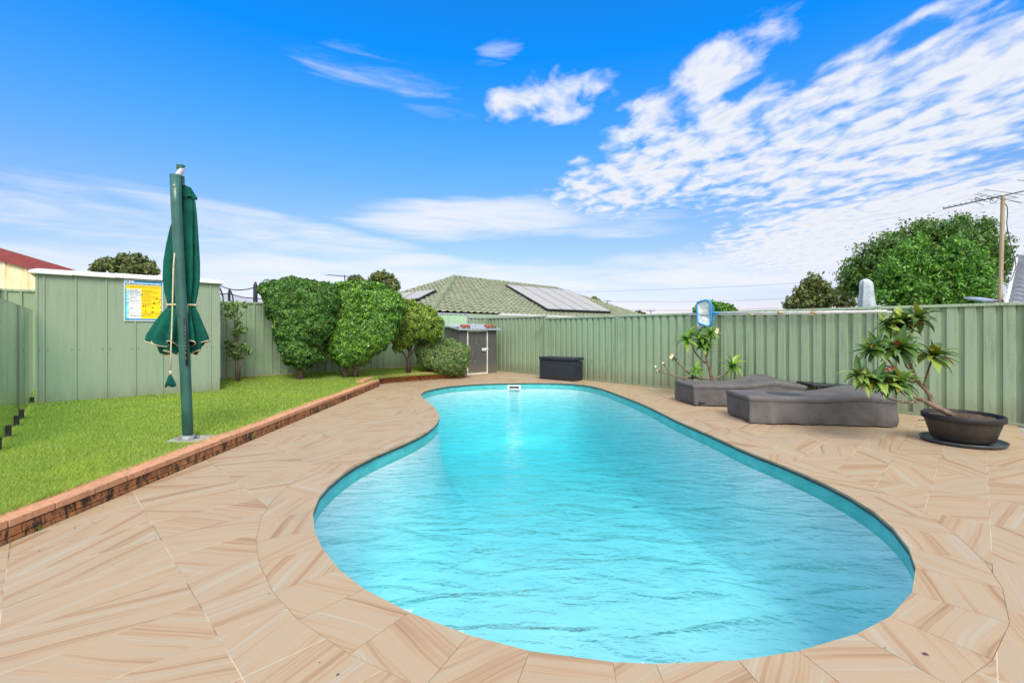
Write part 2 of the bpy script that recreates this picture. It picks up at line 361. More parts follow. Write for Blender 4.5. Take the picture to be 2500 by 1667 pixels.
gls = k.new('ShaderNodeBsdfGlossy'); gls.inputs['Roughness'].default_value = .03; k.lk(bn.outputs[0], gls.inputs['Normal'])
frs = k.new('ShaderNodeFresnel'); k.lk(two_sided_ior(k, 1.31), frs.inputs[0]); k.lk(bn.outputs[0], frs.inputs['Normal'])
wm = k.new('ShaderNodeMixShader'); k.lk(frs.outputs[0], wm.inputs[0]); k.lk(rfr.outputs[0], wm.inputs[1]); k.lk(gls.outputs[0], wm.inputs[2]); k.lk(wm.outputs[0], o.inputs['Surface'])
va = k.new('ShaderNodeVolumeAbsorption'); va.inputs['Color'].default_value = (.60, .925, .945, 1); va.inputs['Density'].default_value = 1.0
k.lk(va.outputs[0], o.inputs['Volume']); M['water'] = m

# ------------------------------------------------------------------ mesh builder
class MB:
    def __init__(s): s.v = []; s.f = []
    def add(s, vs, fs):
        o_ = len(s.v); s.v += [tuple(x) for x in vs]; s.f += [tuple(i+o_ for i in f_) for f_ in fs]; return s
    def box(s, c, size, rz=0, M4=None):
        hx, hy, hz = size[0]/2, size[1]/2, size[2]/2
        vs = [Vector((x, y, z)) for z in (-hz, hz) for x, y in ((-hx, -hy), (hx, -hy), (hx, hy), (-hx, hy))]
        rot = M4 or Matrix.Rotation(rz, 3, 'Z')
        return s.add([rot @ v + Vector(c) for v in vs], [(3, 2, 1, 0), (4, 5, 6, 7), (0, 1, 5, 4), (1, 2, 6, 5), (2, 3, 7, 6), (3, 0, 4, 7)])
    def tube(s, pts, r, seg=8, cap=True):
        pts = [Vector(p) for p in pts]; rs = r if isinstance(r, (list, tuple)) else [r]*len(pts)
        vs = []; up = None
        for i, p in enumerate(pts):
            t = (pts[min(i+1, len(pts)-1)] - pts[max(i-1, 0)]).normalized()
            if up is None: up = t.orthogonal().normalized()
            up = (up - t*up.dot(t)).normalized(); sd_ = t.cross(up)
            for j in range(seg):
                a = 2*math.pi*j/seg; vs.append(p + (up*math.cos(a)+sd_*math.sin(a))*rs[i])
        fs = [(i*seg+j, i*seg+(j+1) % seg, (i+1)*seg+(j+1) % seg, (i+1)*seg+j) for i in range(len(pts)-1) for j in range(seg)]
        if cap: fs += [tuple(range(seg))[::-1], tuple((len(pts)-1)*seg+j for j in range(seg))]
        return s.add(vs, fs)
    def prism(s, poly, z0, z1):
        nn = len(poly); vs = [(p[0], p[1], z0) for p in poly]+[(p[0], p[1], z1) for p in poly]
        fs = [tuple(range(nn))[::-1], tuple(range(nn, 2*nn))]+[(i, (i+1) % nn, nn+(i+1) % nn, nn+i) for i in range(nn)]
        return s.add(vs, fs)
    def build(s, name, mat, parent=None, smooth=False, bevel=0, world=True):
        me = bpy.data.meshes.new(name); me.from_pydata(s.v, [], s.f); me.update()
        return link(name, me, mat, parent, smooth, bevel)
def link(name, me, mat, parent=None, smooth=False, bevel=0):
    bm = bmesh.new(); bm.from_mesh(me)
    if len(bm.faces) < 60000: bmesh.ops.recalc_face_normals(bm, faces=bm.faces)
    bm.to_mesh(me); bm.free()
    if smooth: me.polygons.foreach_set('use_smooth', [True]*len(me.polygons))
    me.materials.append(mat)
    o = bpy.data.objects.new(name, me); C.objects.link(o)
    if parent:
        o.parent = parent; o.matrix_parent_inverse = parent.matrix_basis.inverted()
    if bevel:
        md = o.modifiers.new('bevel', 'BEVEL'); md.width = bevel; md.segments = 2; md.limit_method = 'ANGLE'; md.angle_limit = R(40)
    return o
def build_each(mb, name, mat, parent, smooth=False, bevel=0):
    par = list(range(len(mb.v)))
    def find(i):
        while par[i] != i: par[i] = par[par[i]]; i = par[i]
        return i
    for f in mb.f:
        for i in f[1:]: par[find(i)] = find(f[0])
    grp = {}
    for f in mb.f: grp.setdefault(find(f[0]), []).append(f)
    for fs in grp.values():
        ids = sorted({i for f in fs for i in f}); mp = {a: b2 for b2, a in enumerate(ids)}
        m2 = MB(); m2.v = [mb.v[i] for i in ids]; m2.f = [tuple(mp[i] for i in f) for f in fs]; last = m2.build(name, mat, parent, smooth, bevel)
    return last
def thing(name, label, cat, loc=(0, 0, 0), group=None):
    o = bpy.data.objects.new(name, None); C.objects.link(o); o.location = loc; o.empty_display_size = .1
    o['label'] = label; o['category'] = cat
    if group: o['group'] = group
    bpy.context.view_layer.update(); return o
def tag(o, label, cat, group=None, kind=None):
    o['label'] = label; o['category'] = cat
    if group: o['group'] = group
    if kind: o['kind'] = kind
    return o
def struct(o): o['kind'] = 'structure'; return o
def fast_mesh(name, V, Fq, mat, parent=None, smooth=False):
    V = np.asarray(V, dtype=np.float32); Fq = np.asarray(Fq, dtype=np.int32); k_ = Fq.shape[1]
    me = bpy.data.meshes.new(name); me.vertices.add(len(V)); me.vertices.foreach_set('co', V.ravel())
    me.loops.add(Fq.size); me.loops.foreach_set('vertex_index', Fq.ravel())
    me.polygons.add(len(Fq)); me.polygons.foreach_set('loop_start', np.arange(0, Fq.size, k_, dtype=np.int32))
    me.update(calc_edges=True); me.validate()
    me.materials.append(mat)
    if smooth: me.polygons.foreach_set('use_smooth', [True]*len(me.polygons))
    o = bpy.data.objects.new(name, me); C.objects.link(o)
    if parent: o.parent = parent; o.matrix_parent_inverse = parent.matrix_basis.inverted()
    return o
# ================================================================== POOL
edge_px = [(1603.6,1625),(1787,1619),(1933,1599),(2068,1561),(2167,1520),(2224.5,1474),(2244,1421),(2241,1372),(2218,1324),(2182.7,1285.6),(2131.6,1242),
 (2078,1210.6),(2014,1178.5),(1902,1130),(1810,1097),(1759,1071),(1657,1028),(1598.6,999),(1555,979.5),(1503,960),(1473.5,949),(1435,939.5),(1408,936),(1349.7,933.3),
 (1237,933.7),(1151,936.8),(1099,941),(1058,948),(1034,955),(1026,963.7),(1035.6,974),(1051,986),(1066.6,1000),(1073.5,1013.6),(1072,1027),(1058,1043),(1030,1062),
 (992.6,1079),(956,1094.6),(920,1108),(879,1127),(848,1146),(815,1172),(786,1196),(763.6,1232),(757.4,1261.6),(765,1301),(786,1344),(817,1387),(879,1439),(972,1485.6),
 (1111.7,1541.9),(1256,1589.7),(1413,1614.6)]
raw = [np.array(G(*p)[:2]) for p in edge_px]
def catmull(pts, per=12):
    out = []; nn = len(pts)
    for i in range(nn):
        a, b_, c, d = pts[i-1], pts[i], pts[(i+1) % nn], pts[(i+2) % nn]
        for j in range(per):
            t = j/per
            out.append(.5*((2*b_)+(-a+c)*t+(2*a-5*b_+4*c-d)*t*t+(-a+3*b_-3*c+d)*t**3))
    return out
def resample(pts, step):
    P_ = np.array(pts+[pts[0]]); L = np.r_[0, np.cumsum(np.linalg.norm(np.diff(P_, axis=0), axis=1))]
    nn = max(3, round(L[-1]/step)); s_ = np.linspace(0, L[-1], nn, endpoint=False)
    return np.c_[np.interp(s_, L, P_[:, 0]), np.interp(s_, L, P_[:, 1])]
def smooth_loop(A, it):
    for _ in range(it): A = (np.roll(A, 1, 0)+2*A+np.roll(A, -1, 0))/4
    return A
fine = resample(catmull(raw), .06)
fine = smooth_loop(fine, 40)
def normals(A):
    t = np.roll(A, -1, 0)-np.roll(A, 1, 0); t /= np.linalg.norm(t, axis=1)[:, None]
    nn = np.c_[t[:, 1], -t[:, 0]]                 # outward when the loop runs counter-clockwise
    area = .5*np.sum(A[:, 0]*np.roll(A[:, 1], -1)-np.roll(A[:, 0], -1)*A[:, 1])
    return nn if area > 0 else -nn
FN = normals(fine)
FN_s = FN.copy()
for _ in range(30): FN_s = (np.roll(FN_s, 1, 0)+2*FN_s+np.roll(FN_s, -1, 0))/4
FN_s /= np.linalg.norm(FN_s, axis=1)[:, None]
def offs(d): return fine + FN_s*d
# tile corners: every ~0.30 m along the inner edge
idx = np.unique(np.round(np.arange(0, len(fine), .335/.06)).astype(int)) % len(fine)
inner = fine[idx]; outer = (fine+FN_s*.36)[idx]; NT_ = len(idx)
def in_poly_edge(loop, z, name, mat, r0, r1, z1=None): ...

pool = thing('swimming_pool', 'freeform turquoise fibreglass pool with sandstone coping, in the middle of the paving', 'pool', (1.0, 6.0, 0))
# coping tiles, one island per tile, 3 mm joints
me = bpy.data.meshes.new('coping'); vs, fs, tu = [], [], []
for i in range(NT_):
    a, b_, c, d = inner[i], inner[(i+1) % NT_], outer[(i+1) % NT_], outer[i]
    cen = (a+b_+c+d)/4; ex = (b_-a)/np.linalg.norm(b_-a); ey = np.array([-ex[1], ex[0]]); rn = random.random()
    sh = [a+ex*.0015, b_-ex*.0015, c-(c-d)/np.linalg.norm(c-d)*.0015-(c-b_)*.006, d+(c-d)/np.linalg.norm(c-d)*.0015-(d-a)*.006]
    o_ = len(vs)
    for z in (0.0, -.02):
        for q in sh:
            vs.append((q[0], q[1], z)); l = q-cen; tu.append((l@ex, l@ey, rn))
    fs += [(o_, o_+1, o_+2, o_+3), (o_, o_+4, o_+5, o_+1), (o_+1, o_+5, o_+6, o_+2), (o_+2, o_+6, o_+7, o_+3), (o_+3, o_+7, o_+4, o_)]
me.from_pydata(vs, [], fs); at_ = me.attributes.new('tuv', 'FLOAT_VECTOR', 'POINT'); at_.data.foreach_set('vector', np.array(tu, dtype=np.float32).ravel())
link('coping', me, M['coping'], pool)
def ring(mb, A, za, B, zb):
    n_ = len(A); o_ = len(mb.v)
    mb.v += [(p[0], p[1], za) for p in A]+[(p[0], p[1], zb) for p in B]
    mb.f += [(o_+i, o_+(i+1) % n_, o_+n_+(i+1) % n_, o_+n_+i) for i in range(n_)]
mb = MB(); ring(mb, inner-(0, 0), -.004, (fine+FN_s*.375)[idx], -.004); mb.build('grout_bed', M['grout'], pool)
# dark trim and teal band under the coping, then the shell
def tile_off(d): return (fine+FN_s*d)[idx]
tr_a = tile_off(.006)
mb = MB(); ring(mb, tile_off(-.001), -.0205, tile_off(-.001), -.046); ring(mb, tile_off(-.001), -.046, tile_off(.05), -.0465); ring(mb, tile_off(-.001), -.0205, tile_off(.05), -.0202)
mb.build('edge_trim', M['trim'], pool)
WZ = -.145
mb = MB(); ring(mb, offs(.012), -.0464, offs(.012), WZ-.035); mb.build('waterline_band', M['band'], pool, smooth=True)
def floor_z(x, y): return -(1.02+.075*max(0, min(1, (y-2.6)/9.0))*9.0)
mb = MB(); rings = [(.012, WZ-.035, 0), (-.03, None, .40), (-.14, None, .76), (-.26, None, .94), (-.38, None, 1.0)]
prev = None; n_ = len(fine)
for d, z, fr_ in rings:
    A = offs(d); o_ = len(mb.v)
    for p in A: mb.v.append((p[0], p[1], z if z is not None else floor_z(*p)*fr_))
    if prev is not None: mb.f += [(prev+i, prev+(i+1) % n_, o_+(i+1) % n_, o_+i) for i in range(n_)]
    prev = o_
shell_in = prev
def fill_loops(loops, z=0.0, zf=None, sub=None):
    bm = bmesh.new(); es = []
    for L in loops:
        vv = [bm.verts.new((p[0], p[1], zf(p[0], p[1]) if zf else z)) for p in L]
        es += [bm.edges.new((vv[i], vv[(i+1) % len(vv)])) for i in range(len(vv))]
    bmesh.ops.triangle_fill(bm, edges=es, use_beauty=True, use_dissolve=False)
    for f in bm.faces:
        if f.normal.z < 0: f.normal_flip()
    return bm
me = bpy.data.meshes.new('pool_shell'); me.from_pydata(mb.v, [], mb.f)
bm = fill_loops([offs(-.38)], zf=lambda x, y: floor_z(x, y))
o_ = len(mb.v); bm.verts.index_update()
mb.v += [tuple(v.co) for v in bm.verts]; mb.f += [tuple(v.index+o_ for v in f.verts) for f in bm.faces]; bm.free()
mb.build('pool_shell', M['shell'], pool, smooth=True)
# entry steps at the near left corner
def clip(poly, fn):
    out = []
    for i in range(len(poly)):
        a, b_ = poly[i], poly[(i+1) % len(poly)]; fa_, fb = fn(a), fn(b_)
        if fa_ >= 0: out.append(a)
        if fa_*fb < 0: out.append(a+(b_-a)*fa_/(fa_-fb))
    return out
for x0, y0, zt in ((-.62, 3.3, -.55), (-.22, 3.5, -.82)):
    pl_ = clip([p for p in offs(.008)], lambda p: x0+.16*math.sin(p[1]*2.4)-p[0]); pl_ = clip(pl_, lambda p: y0-p[1])
    bm = fill_loops([pl_], z=zt); bm.verts.index_update()
    mb = MB(); mb.v = [tuple(v.co) for v in bm.verts]; mb.f = [tuple(v.index for v in f.verts) for f in bm.faces]; bm.free()
    o_ = len(mb.v); n_ = len(pl_); mb.v += [(p[0], p[1], zt) for p in pl_]+[(p[0], p[1], zt-.34) for p in pl_]
    mb.f += [(o_+i, o_+(i+1) % n_, o_+n_+(i+1) % n_, o_+n_+i) for i in range(n_)]
    mb.build('pool_step', M['shell'], pool)
# skimmer mouth in the far wall
sk = G(1255, 933.5); sk = Vector((sk.x, sk.y-.0, -.115))
mb = MB(); mb.box(sk+Vector((0, -.03, .028)), (.36, .02, .03)); mb.box(sk+Vector((0, -.03, -.062)), (.36, .02, .05))
mb.box(sk+Vector((-.155, -.03, -.012)), (.05, .02, .05)); mb.box(sk+Vector((.155, -.03, -.012)), (.05, .02, .05))
skm = mb.build('skimmer', M['signwhite'], pool, bevel=.004)
MB().box(sk+Vector((0, -.022, -.012)), (.26, .004, .05)).build('skimmer_mouth', M['black'], skm)
# water body, slightly wider than the shell so nothing is flush
mb = MB(); A = offs(.03); n_ = len(A)
bm = fill_loops([A], z=WZ); bm.verts.index_update()
mb.v = [tuple(v.co) for v in bm.verts]; mb.f = [tuple(v.index for v in f.verts) for f in bm.faces]
top = {}
for v in bm.verts: top[(round(v.co.x, 4), round(v.co.y, 4))] = v.index
bm.free(); ti = [top[(round(p[0], 4), round(p[1], 4))] for p in A]
o_ = len(mb.v); mb.v += [(p[0], p[1], -2.4) for p in A]
mb.f += [(ti[i], o_+i, o_+(i+1) % n_, ti[(i+1) % n_]) for i in range(n_)]+[tuple(o_+i for i in range(n_))[::-1]]
water = struct(mb.build('water', M['water']))

# ================================================================== GROUND
dl = [(-3.31, -4), (6.4, -4), (6.4, 5.85), (7.49, 7.0), (-.85, 17.0), (-2.9, 15.1), (-1.30, 14.3), (-1.40, 14.14), (-3.35, 12.5), (-3.31, 11.9)]
bm = fill_loops([[Vector(p) for p in dl], [Vector(p) for p in tile_off(.36)]])
me = bpy.data.meshes.new('paving'); bm.to_mesh(me); bm.free(); struct(link('paving', me, M['paving']))
mb = MB(); x0, x1, y0, y1 = -3.8, 7.6, -4.2, 13.4
for a, b_, c, d in ((-400, -400, 400, y0), (-400, y1, 400, 900), (-400, y0, x0, y1), (x1, y0, 400, y1)):
    mb.add([(a, b_, -.03), (c, b_, -.03), (c, d, -.03), (a, d, -.03)], [(0, 1, 2, 3)])
struct(mb.build('ground', M['ground']))
mb = MB(); mb.add([(6.4, -4, -.012), (9.5, -4, -.012), (9.5, 7.2, -.012), (7.3, 7.2, -.012), (6.4, 5.85, -.012)], [(0, 1, 2, 3, 4)])
struct(mb.build('concrete_path', M['concrete']))

# fence base lines
def backY(x): return 17.67+.977*x
def frontX(y): return 13.2-.84*y
def lawn_z(x, y):
    d = (backY(x)-y)*.715
    return .13+.135*max(0.0, 1-d/2.2)**1.2
nx, ny = 60, 60; V, Fq = [], []
for j in range(ny+1):
    for i in range(nx+1):
        y = -1+j/ny*17.5; xl = -14; xr = -3.42
        if y > 12.2: xr = -3.3+(y-12.3)*1.18
        x = xl+(xr-xl)*i/nx; z = lawn_z(x, y)
        if y > backY(x)+.02: z = .2
        V.append((x, y, z))
for j in range(ny):
    for i in range(nx):
        a = j*(nx+1)+i; q = (a, a+1, a+nx+2, a+nx+1)
        cx = sum(V[t][0] for t in q)/4; cy = sum(V[t][1] for t in q)/4
        if cy < backY(cx)+.5 and (cx+1.42)*.754+(cy-14.16)*.656 < 0: Fq.append(q)
struct(fast_mesh('lawn', V, Fq, M['lawn'], smooth=True))
# grass blades
NB = 330000
yy_ = 2.0+(RNG.random(NB)**1.35)*13.6
xr_ = np.where(yy_ > 12.2, -3.45+(yy_-12.3)*1.18, -3.47); xl_ = np.maximum(-1.13*yy_-.5, (yy_-17.67)/.977)
xl_ = np.minimum(xl_, xr_-.02)
xx_ = xl_+(xr_-xl_)*RNG.random(NB)
ok = ~((abs(xx_+3.73) < .23) & (abs(yy_-5.5) < .18)) & (yy_ < 17.67+.977*xx_-.04) & ((xx_+1.44)*.754+(yy_-14.14)*.656 < 0)
xx_, yy_ = xx_[ok], yy_[ok]
dd = (17.67+.977*xx_-yy_)*.715
zz_ = .13+.135*np.clip(1-dd/2.2, 0, 1)**1.2-.003
nb = len(xx_); ang = RNG.random(nb)*2*np.pi
dens = np.array([mnoise.noise(Vector((x*1.3, y*1.3, 0))) for x, y in zip(xx_[::1], yy_[::1])])
edge = np.clip(1-(np.abs(xx_+3.47))/.12, 0, 1)*(yy_ < 12.2)
hh = (.022+.022*RNG.random(nb))*(1+.35*dens)+edge*.03*RNG.random(nb)
near = np.clip((yy_-3)/6, 0, 1); wd = .0022+.0035*near+.001*RNG.random(nb)
lean = .5+.9*RNG.random(nb); la = RNG.random(nb)*2*np.pi
bx, by = np.cos(ang)*wd, np.sin(ang)*wd
tx_, ty_ = xx_+np.cos(la)*hh*lean*.8, yy_+np.sin(la)*hh*lean*.8
V = np.stack([np.c_[xx_-bx, yy_-by, zz_], np.c_[xx_+bx, yy_+by, zz_], np.c_[tx_, ty_, zz_+hh]], 1).reshape(-1, 3)
g = fast_mesh('grass', V, np.arange(nb*3).reshape(-1, 3), M['grassblade'])
tag(g, 'short bright green lawn grass between the brick edging and the green shed', 'grass', kind='stuff')

# ================================================================== BRICK WALLS
def course(mb, a, b_, z0, z1, depth, L, off=0.0, gap=.008, side=1, jit=.004):
    a, b_ = Vector(a), Vector(b_); t = (b_-a); tot = t.length; t.normalize(); nrm = Vector((-t.y, t.x, 0))*side
    s_ = -off
    while s_ < tot-.01:
        e = min(tot, s_+L*(1+random.uniform(-.06, .06))); st = max(0, s_)
        if e-st > .03:
            j = random.uniform(-jit, jit)
            p = [a+t*(st+gap/2)+nrm*j, a+t*(e-gap/2)+nrm*j, a+t*(e-gap/2)+nrm*depth, a+t*(st+gap/2)+nrm*depth]
            zz1 = z1+random.uniform(-.002, .002)
            mb.add([(q.x, q.y, z0) for q in p]+[(q.x, q.y, zz1) for q in p], [(3, 2, 1, 0), (4, 5, 6, 7), (0, 1, 5, 4), (1, 2, 6, 5), (2, 3, 7, 6), (3, 0, 4, 7)])
        s_ = e
rw = thing('retaining_wall', 'long low brick edging wall with salmon capping between lawn and paving, running towards the camera', 'wall', (-3.4, 7, 0))
A0, A1 = (-3.30, -1.0, 0), (-3.36, 11.95, 0)
mb = MB(); course(mb, A0, A1, .098, .150, .20, .325, .1, side=1); mb.build('capping', M['cap'], rw, bevel=.004)
mb = MB(); course(mb, (-3.305, -1, 0), (-3.365, 11.93, 0), .032, .091, .15, .36, .25); course(mb, (-3.30, -1, 0), (-3.36, 11.94, 0), -.02, .026, .15, .36, .07)
mb.build('brick_courses', M['brick'], rw, bevel=.003)
mb = MB(); course(mb, (-3.316, -1, 0), (-3.376, 11.92, 0), -.02, .1, .12, 20, 0, 0, jit=0); mb.build('mortar', M['mortar'], rw)
rw2 = thing('retaining_wall', 'short raised orange brick edging behind the far end of the pool, in front of the trimmed bush', 'wall', (-2.5, 13.3, 0))
B0, B1 = (-3.56, 12.34, 0), (-1.40, 14.14, 0)
mb = MB(); course(mb, B0, B1, .142, .195, .19, .33); course(mb, (-3.52, 11.2, 0), (-3.56, 12.34, 0), .152, .195, .19, .57, jit=0, gap=.01); mb.build('capping', M['cap'], rw2, bevel=.004)
mb = MB(); course(mb, B0, B1, .068, .136, .15, .36, .15); course(mb, B0, B1, -.02, .062, .15, .30, .02); mb.build('brick_courses', M['brick2'], rw2, bevel=.003)
mb = MB(); course(mb, Vector(B0)+Vector((-.01, .012, 0)), Vector(B1)+Vector((-.01, .012, 0)), -.02, .14, .12, 20, 0, 0, jit=0); mb.build('mortar', M['mortar'], rw2)
be = thing('brick_edging', 'thin row of orange bricks along the foot of the back fence, behind the hedge', 'edging', (-5, 12.6, .2))
mb = MB(); course(mb, (-8.0, backY(-8.0)-.09, 0), (-2.3, backY(-2.3)-.09, 0), .18, .285, .07, .24); mb.build('brick_row', M['cap'], be, bevel=.003)

# ================================================================== FENCES
def fence(label, A, B, posts, tops, zb, name='steel_fence', mat='green', flip=False, pitch=.208, prof=None, railmat='greencap', postmat='green', cat='fence', rail=True, postw=.06):
    """posts: distances from A; tops: top height of each bay; the face towards the pool is on the right of A->B"""
    A, B = Vector((A[0], A[1], 0)), Vector((B[0], B[1], 0)); t = (B-A).normalized(); nr = Vector((t.y, -t.x, 0))   # towards the viewer side
    an = math.atan2(t.y, t.x)
    root = thing(name, label, cat, A.lerp(B, .5))
    prof = prof or [(0, 0), (.118, 0), (.130, -.042), (.190, -.042), (.202, 0)]
    for i in range(len(posts)-1):
        s0, s1 = posts[i]+postw*.45, posts[i+1]-postw*.45; zt = tops[i]; cols = []
        k0 = 0.03
        s_ = s0; cols.append((s0, 0))
        u0 = s0+.02
        while u0 < s1:
            for du, dn in prof:
                if u0+du < s1-.005: cols.append((u0+du, dn))
            u0 += pitch
        cols.append((s1, cols[-1][1]))
        mb = MB(); vs, fs = [], []
        for s_, dn in cols:
            p = A+t*s_+nr*(dn-.012)
            vs += [(p.x, p.y, zb[i]), (p.x, p.y, zt-.02)]
        fs = [(2*q, 2*q+2, 2*q+3, 2*q+1) for q in range(len(cols)-1)]
        mb.add(vs, fs); mb.build('fence_panel', M[mat], root)
        if rail:
            c = A+t*((s0+s1)/2)
            rm = MB(); rm.box((c.x, c.y, zt-.02)+Vector((0, 0, 0)) if False else Vector((c.x, c.y, zt-.022))-nr*.02, (s1-s0, .062, .044), an)
            rm.build('top_rail', M[railmat], root, bevel=.004)
            rm = MB(); rm.box(Vector((c.x, c.y, zb[i]+.02))-nr*.02, (s1-s0, .060, .04), an); rm.build('bottom_rail', M[mat], root, bevel=.004)
    for i, s_ in enumerate(posts):
        zt = max(tops[max(0, i-1)], tops[min(i, len(tops)-1)])+.003; p = A+t*s_-nr*.018
        zb_ = zb[min(i, len(zb)-1)]-.05
        pb = MB(); h_ = zt-zb_
        pb.box(Vector((p.x, p.y, zb_+h_/2))-t*(postw*.30), (postw*.44, .075, h_), an); pb.box(Vector((p.x, p.y, zb_+h_/2))+t*(postw*.30), (postw*.44, .075, h_), an)
        pb.box(Vector((p.x, p.y, zb_+h_/2))-nr*.01, (postw*.5, .05, h_-.004), an)
        pb.build('fence_post', M[postmat], root, bevel=.002)
    return root
L_ = lambda Y: (16.79-Y)*1.306
ys = [16.79, 14.5, 12.4, 10.24, 8.166, 6.15]
fence('long green ribbed steel fence along the right side of the pool', (frontX(16.79), 16.79), (frontX(5.9), 5.9), [L_(y) for y in ys], [1.85, 1.79, 1.80, 1.81, 1.81], [.0]*5, postw=.085)
dv = Vector((1, .977)).normalized()
def bfence(label, xs, tops, **kw):
    A = (xs[0], backY(xs[0])); B = (xs[-1], backY(xs[-1]))
    return fence(label, A, B, [(x-xs[0])/dv.x for x in xs], tops, kw.pop('zb', [.25]*(len(xs)-1)), **kw)
pf = [(0, 0), (.090, 0), (.100, .024), (.122, .024), (.132, 0), (.18, 0)]
pf2 = [(0, 0), (.060, 0), (.075, -.03), (.125, -.03), (.14, 0)]
bfence('green ribbed steel back fence behind the lawn and the hedge', [-11.2, -8.95, -6.83, -4.75, -2.95], [2.16, 2.16, 2.085, 2.085], prof=pf, pitch=.196, railmat='greencap')
bfence('pale green higher fence section behind the small charcoal shed', [-2.92, -1.53], [1.97], mat='greenlight', railmat='galv', postmat='galv', prof=pf, pitch=.2, zb=[.2])
bfence('short low green fence bay in the corner, between the pale section and the right fence', [-1.50, -.93], [1.86], prof=pf2, pitch=.165, railmat='galv', zb=[.1])
gp = thing('galvanised_post', 'bare galvanised double post rising beside the back fence at the far left', 'post', (-9.6, 8.2, .1))
MB().box((-9.33, 8.50, 1.18), (.075, .07, 2.2), ANG).box((-9.43, 8.42, 1.18), (.06, .07, 2.2), ANG).build('post', M['galv'], gp, bevel=.004)
gp = thing('galvanised_post', 'bright galvanised post between the green shed and the back fence, beside the sapling', 'post', (-6.79, 10.95, .2))
MB().box((-6.86, 10.80, 1.22), (.05, .06, 2.1), ANG).box((-6.77, 10.90, 1.16), (.05, .06, 1.9), ANG).build('post', M['galv'], gp, bevel=.004)

# glass fence
gf = thing('glass_fence', 'frameless green tinted glass pool fence on black spigots at the left edge of the lawn', 'fence', (-6.9, 6.6, .13))
ga, gb = Vector((-8.17, 8.02, 0)), Vector((-5.2, 4.72, 0)); gt = (gb-ga).normalized(); gang = math.atan2(gt.y, gt.x)
Lg = (gb-ga).length
def gpane(s0, s1):
    c = ga+gt*(s0+s1)/2
    MB().box((c.x, c.y, .97), (s1-s0, .012, 1.54), gang).build('glass_pane', M['glass'], gf)
    MB().box((c.x, c.y, 1.7425), (s1-s0, .013, .005), gang).build('glass_edge', M['glassedge'], gf)
s_mid = (Vector((-6.74, 6.43, 0))-ga).length
gpane(.02, s_mid-.008); gpane(s_mid+.008, Lg)
MB().box(ga+gt*s_mid+Vector((0, 0, .97)), (.022, .016, 1.54), gang).build('rubber_joint', M['black'], gf)
for s_ in (.12, s_mid-.36, s_mid+.28, s_mid+1.15, s_mid+2.0):
    c = ga+gt*s_
    sp = MB(); sp.box((c.x, c.y, .19), (.055, .062, .17), gang); sp.tube([(c.x, c.y, .09), (c.x, c.y, .115)], .055, 16)
    sp.build('spigot', M['black'], gf, bevel=.005)

# ================================================================== GREEN SHED
def OB(o_, x, y, z): return o_+UX*x+UY*y+Vector((0, 0, z))
SO = Vector((-7.98, 7.90, 0)); SW, SD = 2.64, 1.28
sh = thing('garden_shed', 'large pale green steel shed with white roof edge on the left of the lawn', 'shed', SO)
def shedx(px): 
    u = (px-CXP)/F; Y = 14.84/(1-.87*u); X = u*Y; return (Vector((X, Y, 0))-SO).dot(UX)
ribs = [shedx(p) for p in (106.6, 185, 259.6, 330, 396, 463, 513.6)]
def ribwall(mb, p0, p1, ribs_, z0, z1, nrm, w_=.028, d=.016):
    t = (p1-p0).normalized(); L = (p1-p0).length; cols = [(0, 0)]
    for r_ in ribs_: cols += [(r_-w_/2-.006, 0), (r_-w_/2, d), (r_+w_/2, d), (r_+w_/2+.006, 0)]
    cols.append((L, 0)); vs = []
    for s_, dn in cols:
        p = p0+t*s_+nrm*dn; vs += [(p.x, p.y, z0), (p.x, p.y, z1)]
    mb.add(vs, [(2*i, 2*i+2, 2*i+3, 2*i+1) for i in range(len(cols)-1)])
mb = MB(); a, b_ = OB(SO, 0, 0, 0), OB(SO, SW, 0, 0); ribwall(mb, a, b_, ribs, .12, 2.36, -UY)
ribwall(mb, b_, OB(SO, SW, SD, 0), [.1, .55, 1.0], .12, 2.36, UX); ribwall(mb, OB(SO, 0, SD, 0), a, [.3, .75, 1.2], .12, 2.36, -UX)
ribwall(mb, OB(SO, SW, SD, 0), OB(SO, 0, SD, 0), [.5, 1.0, 1.5, 2.0], .12, 2.36, UY)
mb.build('shed_wall', M['greenshed'], sh)
mb = MB()
for s_ in (.004, SW-.004): 
    p = OB(SO, s_, -.006, 0); mb.box((p.x, p.y, 1.24), (.03, .012, 2.22), ANG)
build_each(mb, 'corner_trim', M['greenshed'], sh)
mb = MB()
for r_ in ribs:
    for d_ in (-.05, .05):
        p = OB(SO, r_+d_, -.002, 1.06); mb.box(p, (.013, .008, .013), ANG)
        p = OB(SO, r_+d_, -.002, .155); mb.box(p, (.013, .008, .013), ANG)
build_each(mb, 'rivet', M['black'], sh)
# roof: overhanging white rolled edge, then the sheet falling away behind
mb = MB(); secs = [-.09, .45, 1.02, 1.60, 2.18, SW+.09]
prof = [(-.07, 2.350), (-.072, 2.366), (-.06, 2.378), (.0, 2.408), (.06, 2.438), (.10, 2.448), (.6, 2.47), (SD+.08, 2.38), (SD+.08, 2.36), (-.06, 2.354)]
for i in range(len(secs)-1):
    s0, s1 = secs[i]+.004, secs[i+1]-.004
    def pt(s_, y, z, i_): return OB(SO, s_, y, z+(.004 if i_ else 0))
    for (q0, q1) in ((s0, s1),):
        sb = .10 if i == 0 else 0; se = .10 if i == len(secs)-2 else 0
        vs = [OB(SO, q0+(sb if y > 0 and y < SD else 0), y, z) for y, z in prof]+[OB(SO, q1-(se if y > 0 and y < SD else 0), y, z-.006) for y, z in prof]
        n_ = len(prof); mb.add(vs, [(j, (j+1) % n_, n_+(j+1) % n_, n_+j) for j in range(n_)]+[tuple(range(n_))[::-1], tuple(range(n_, 2*n_))])
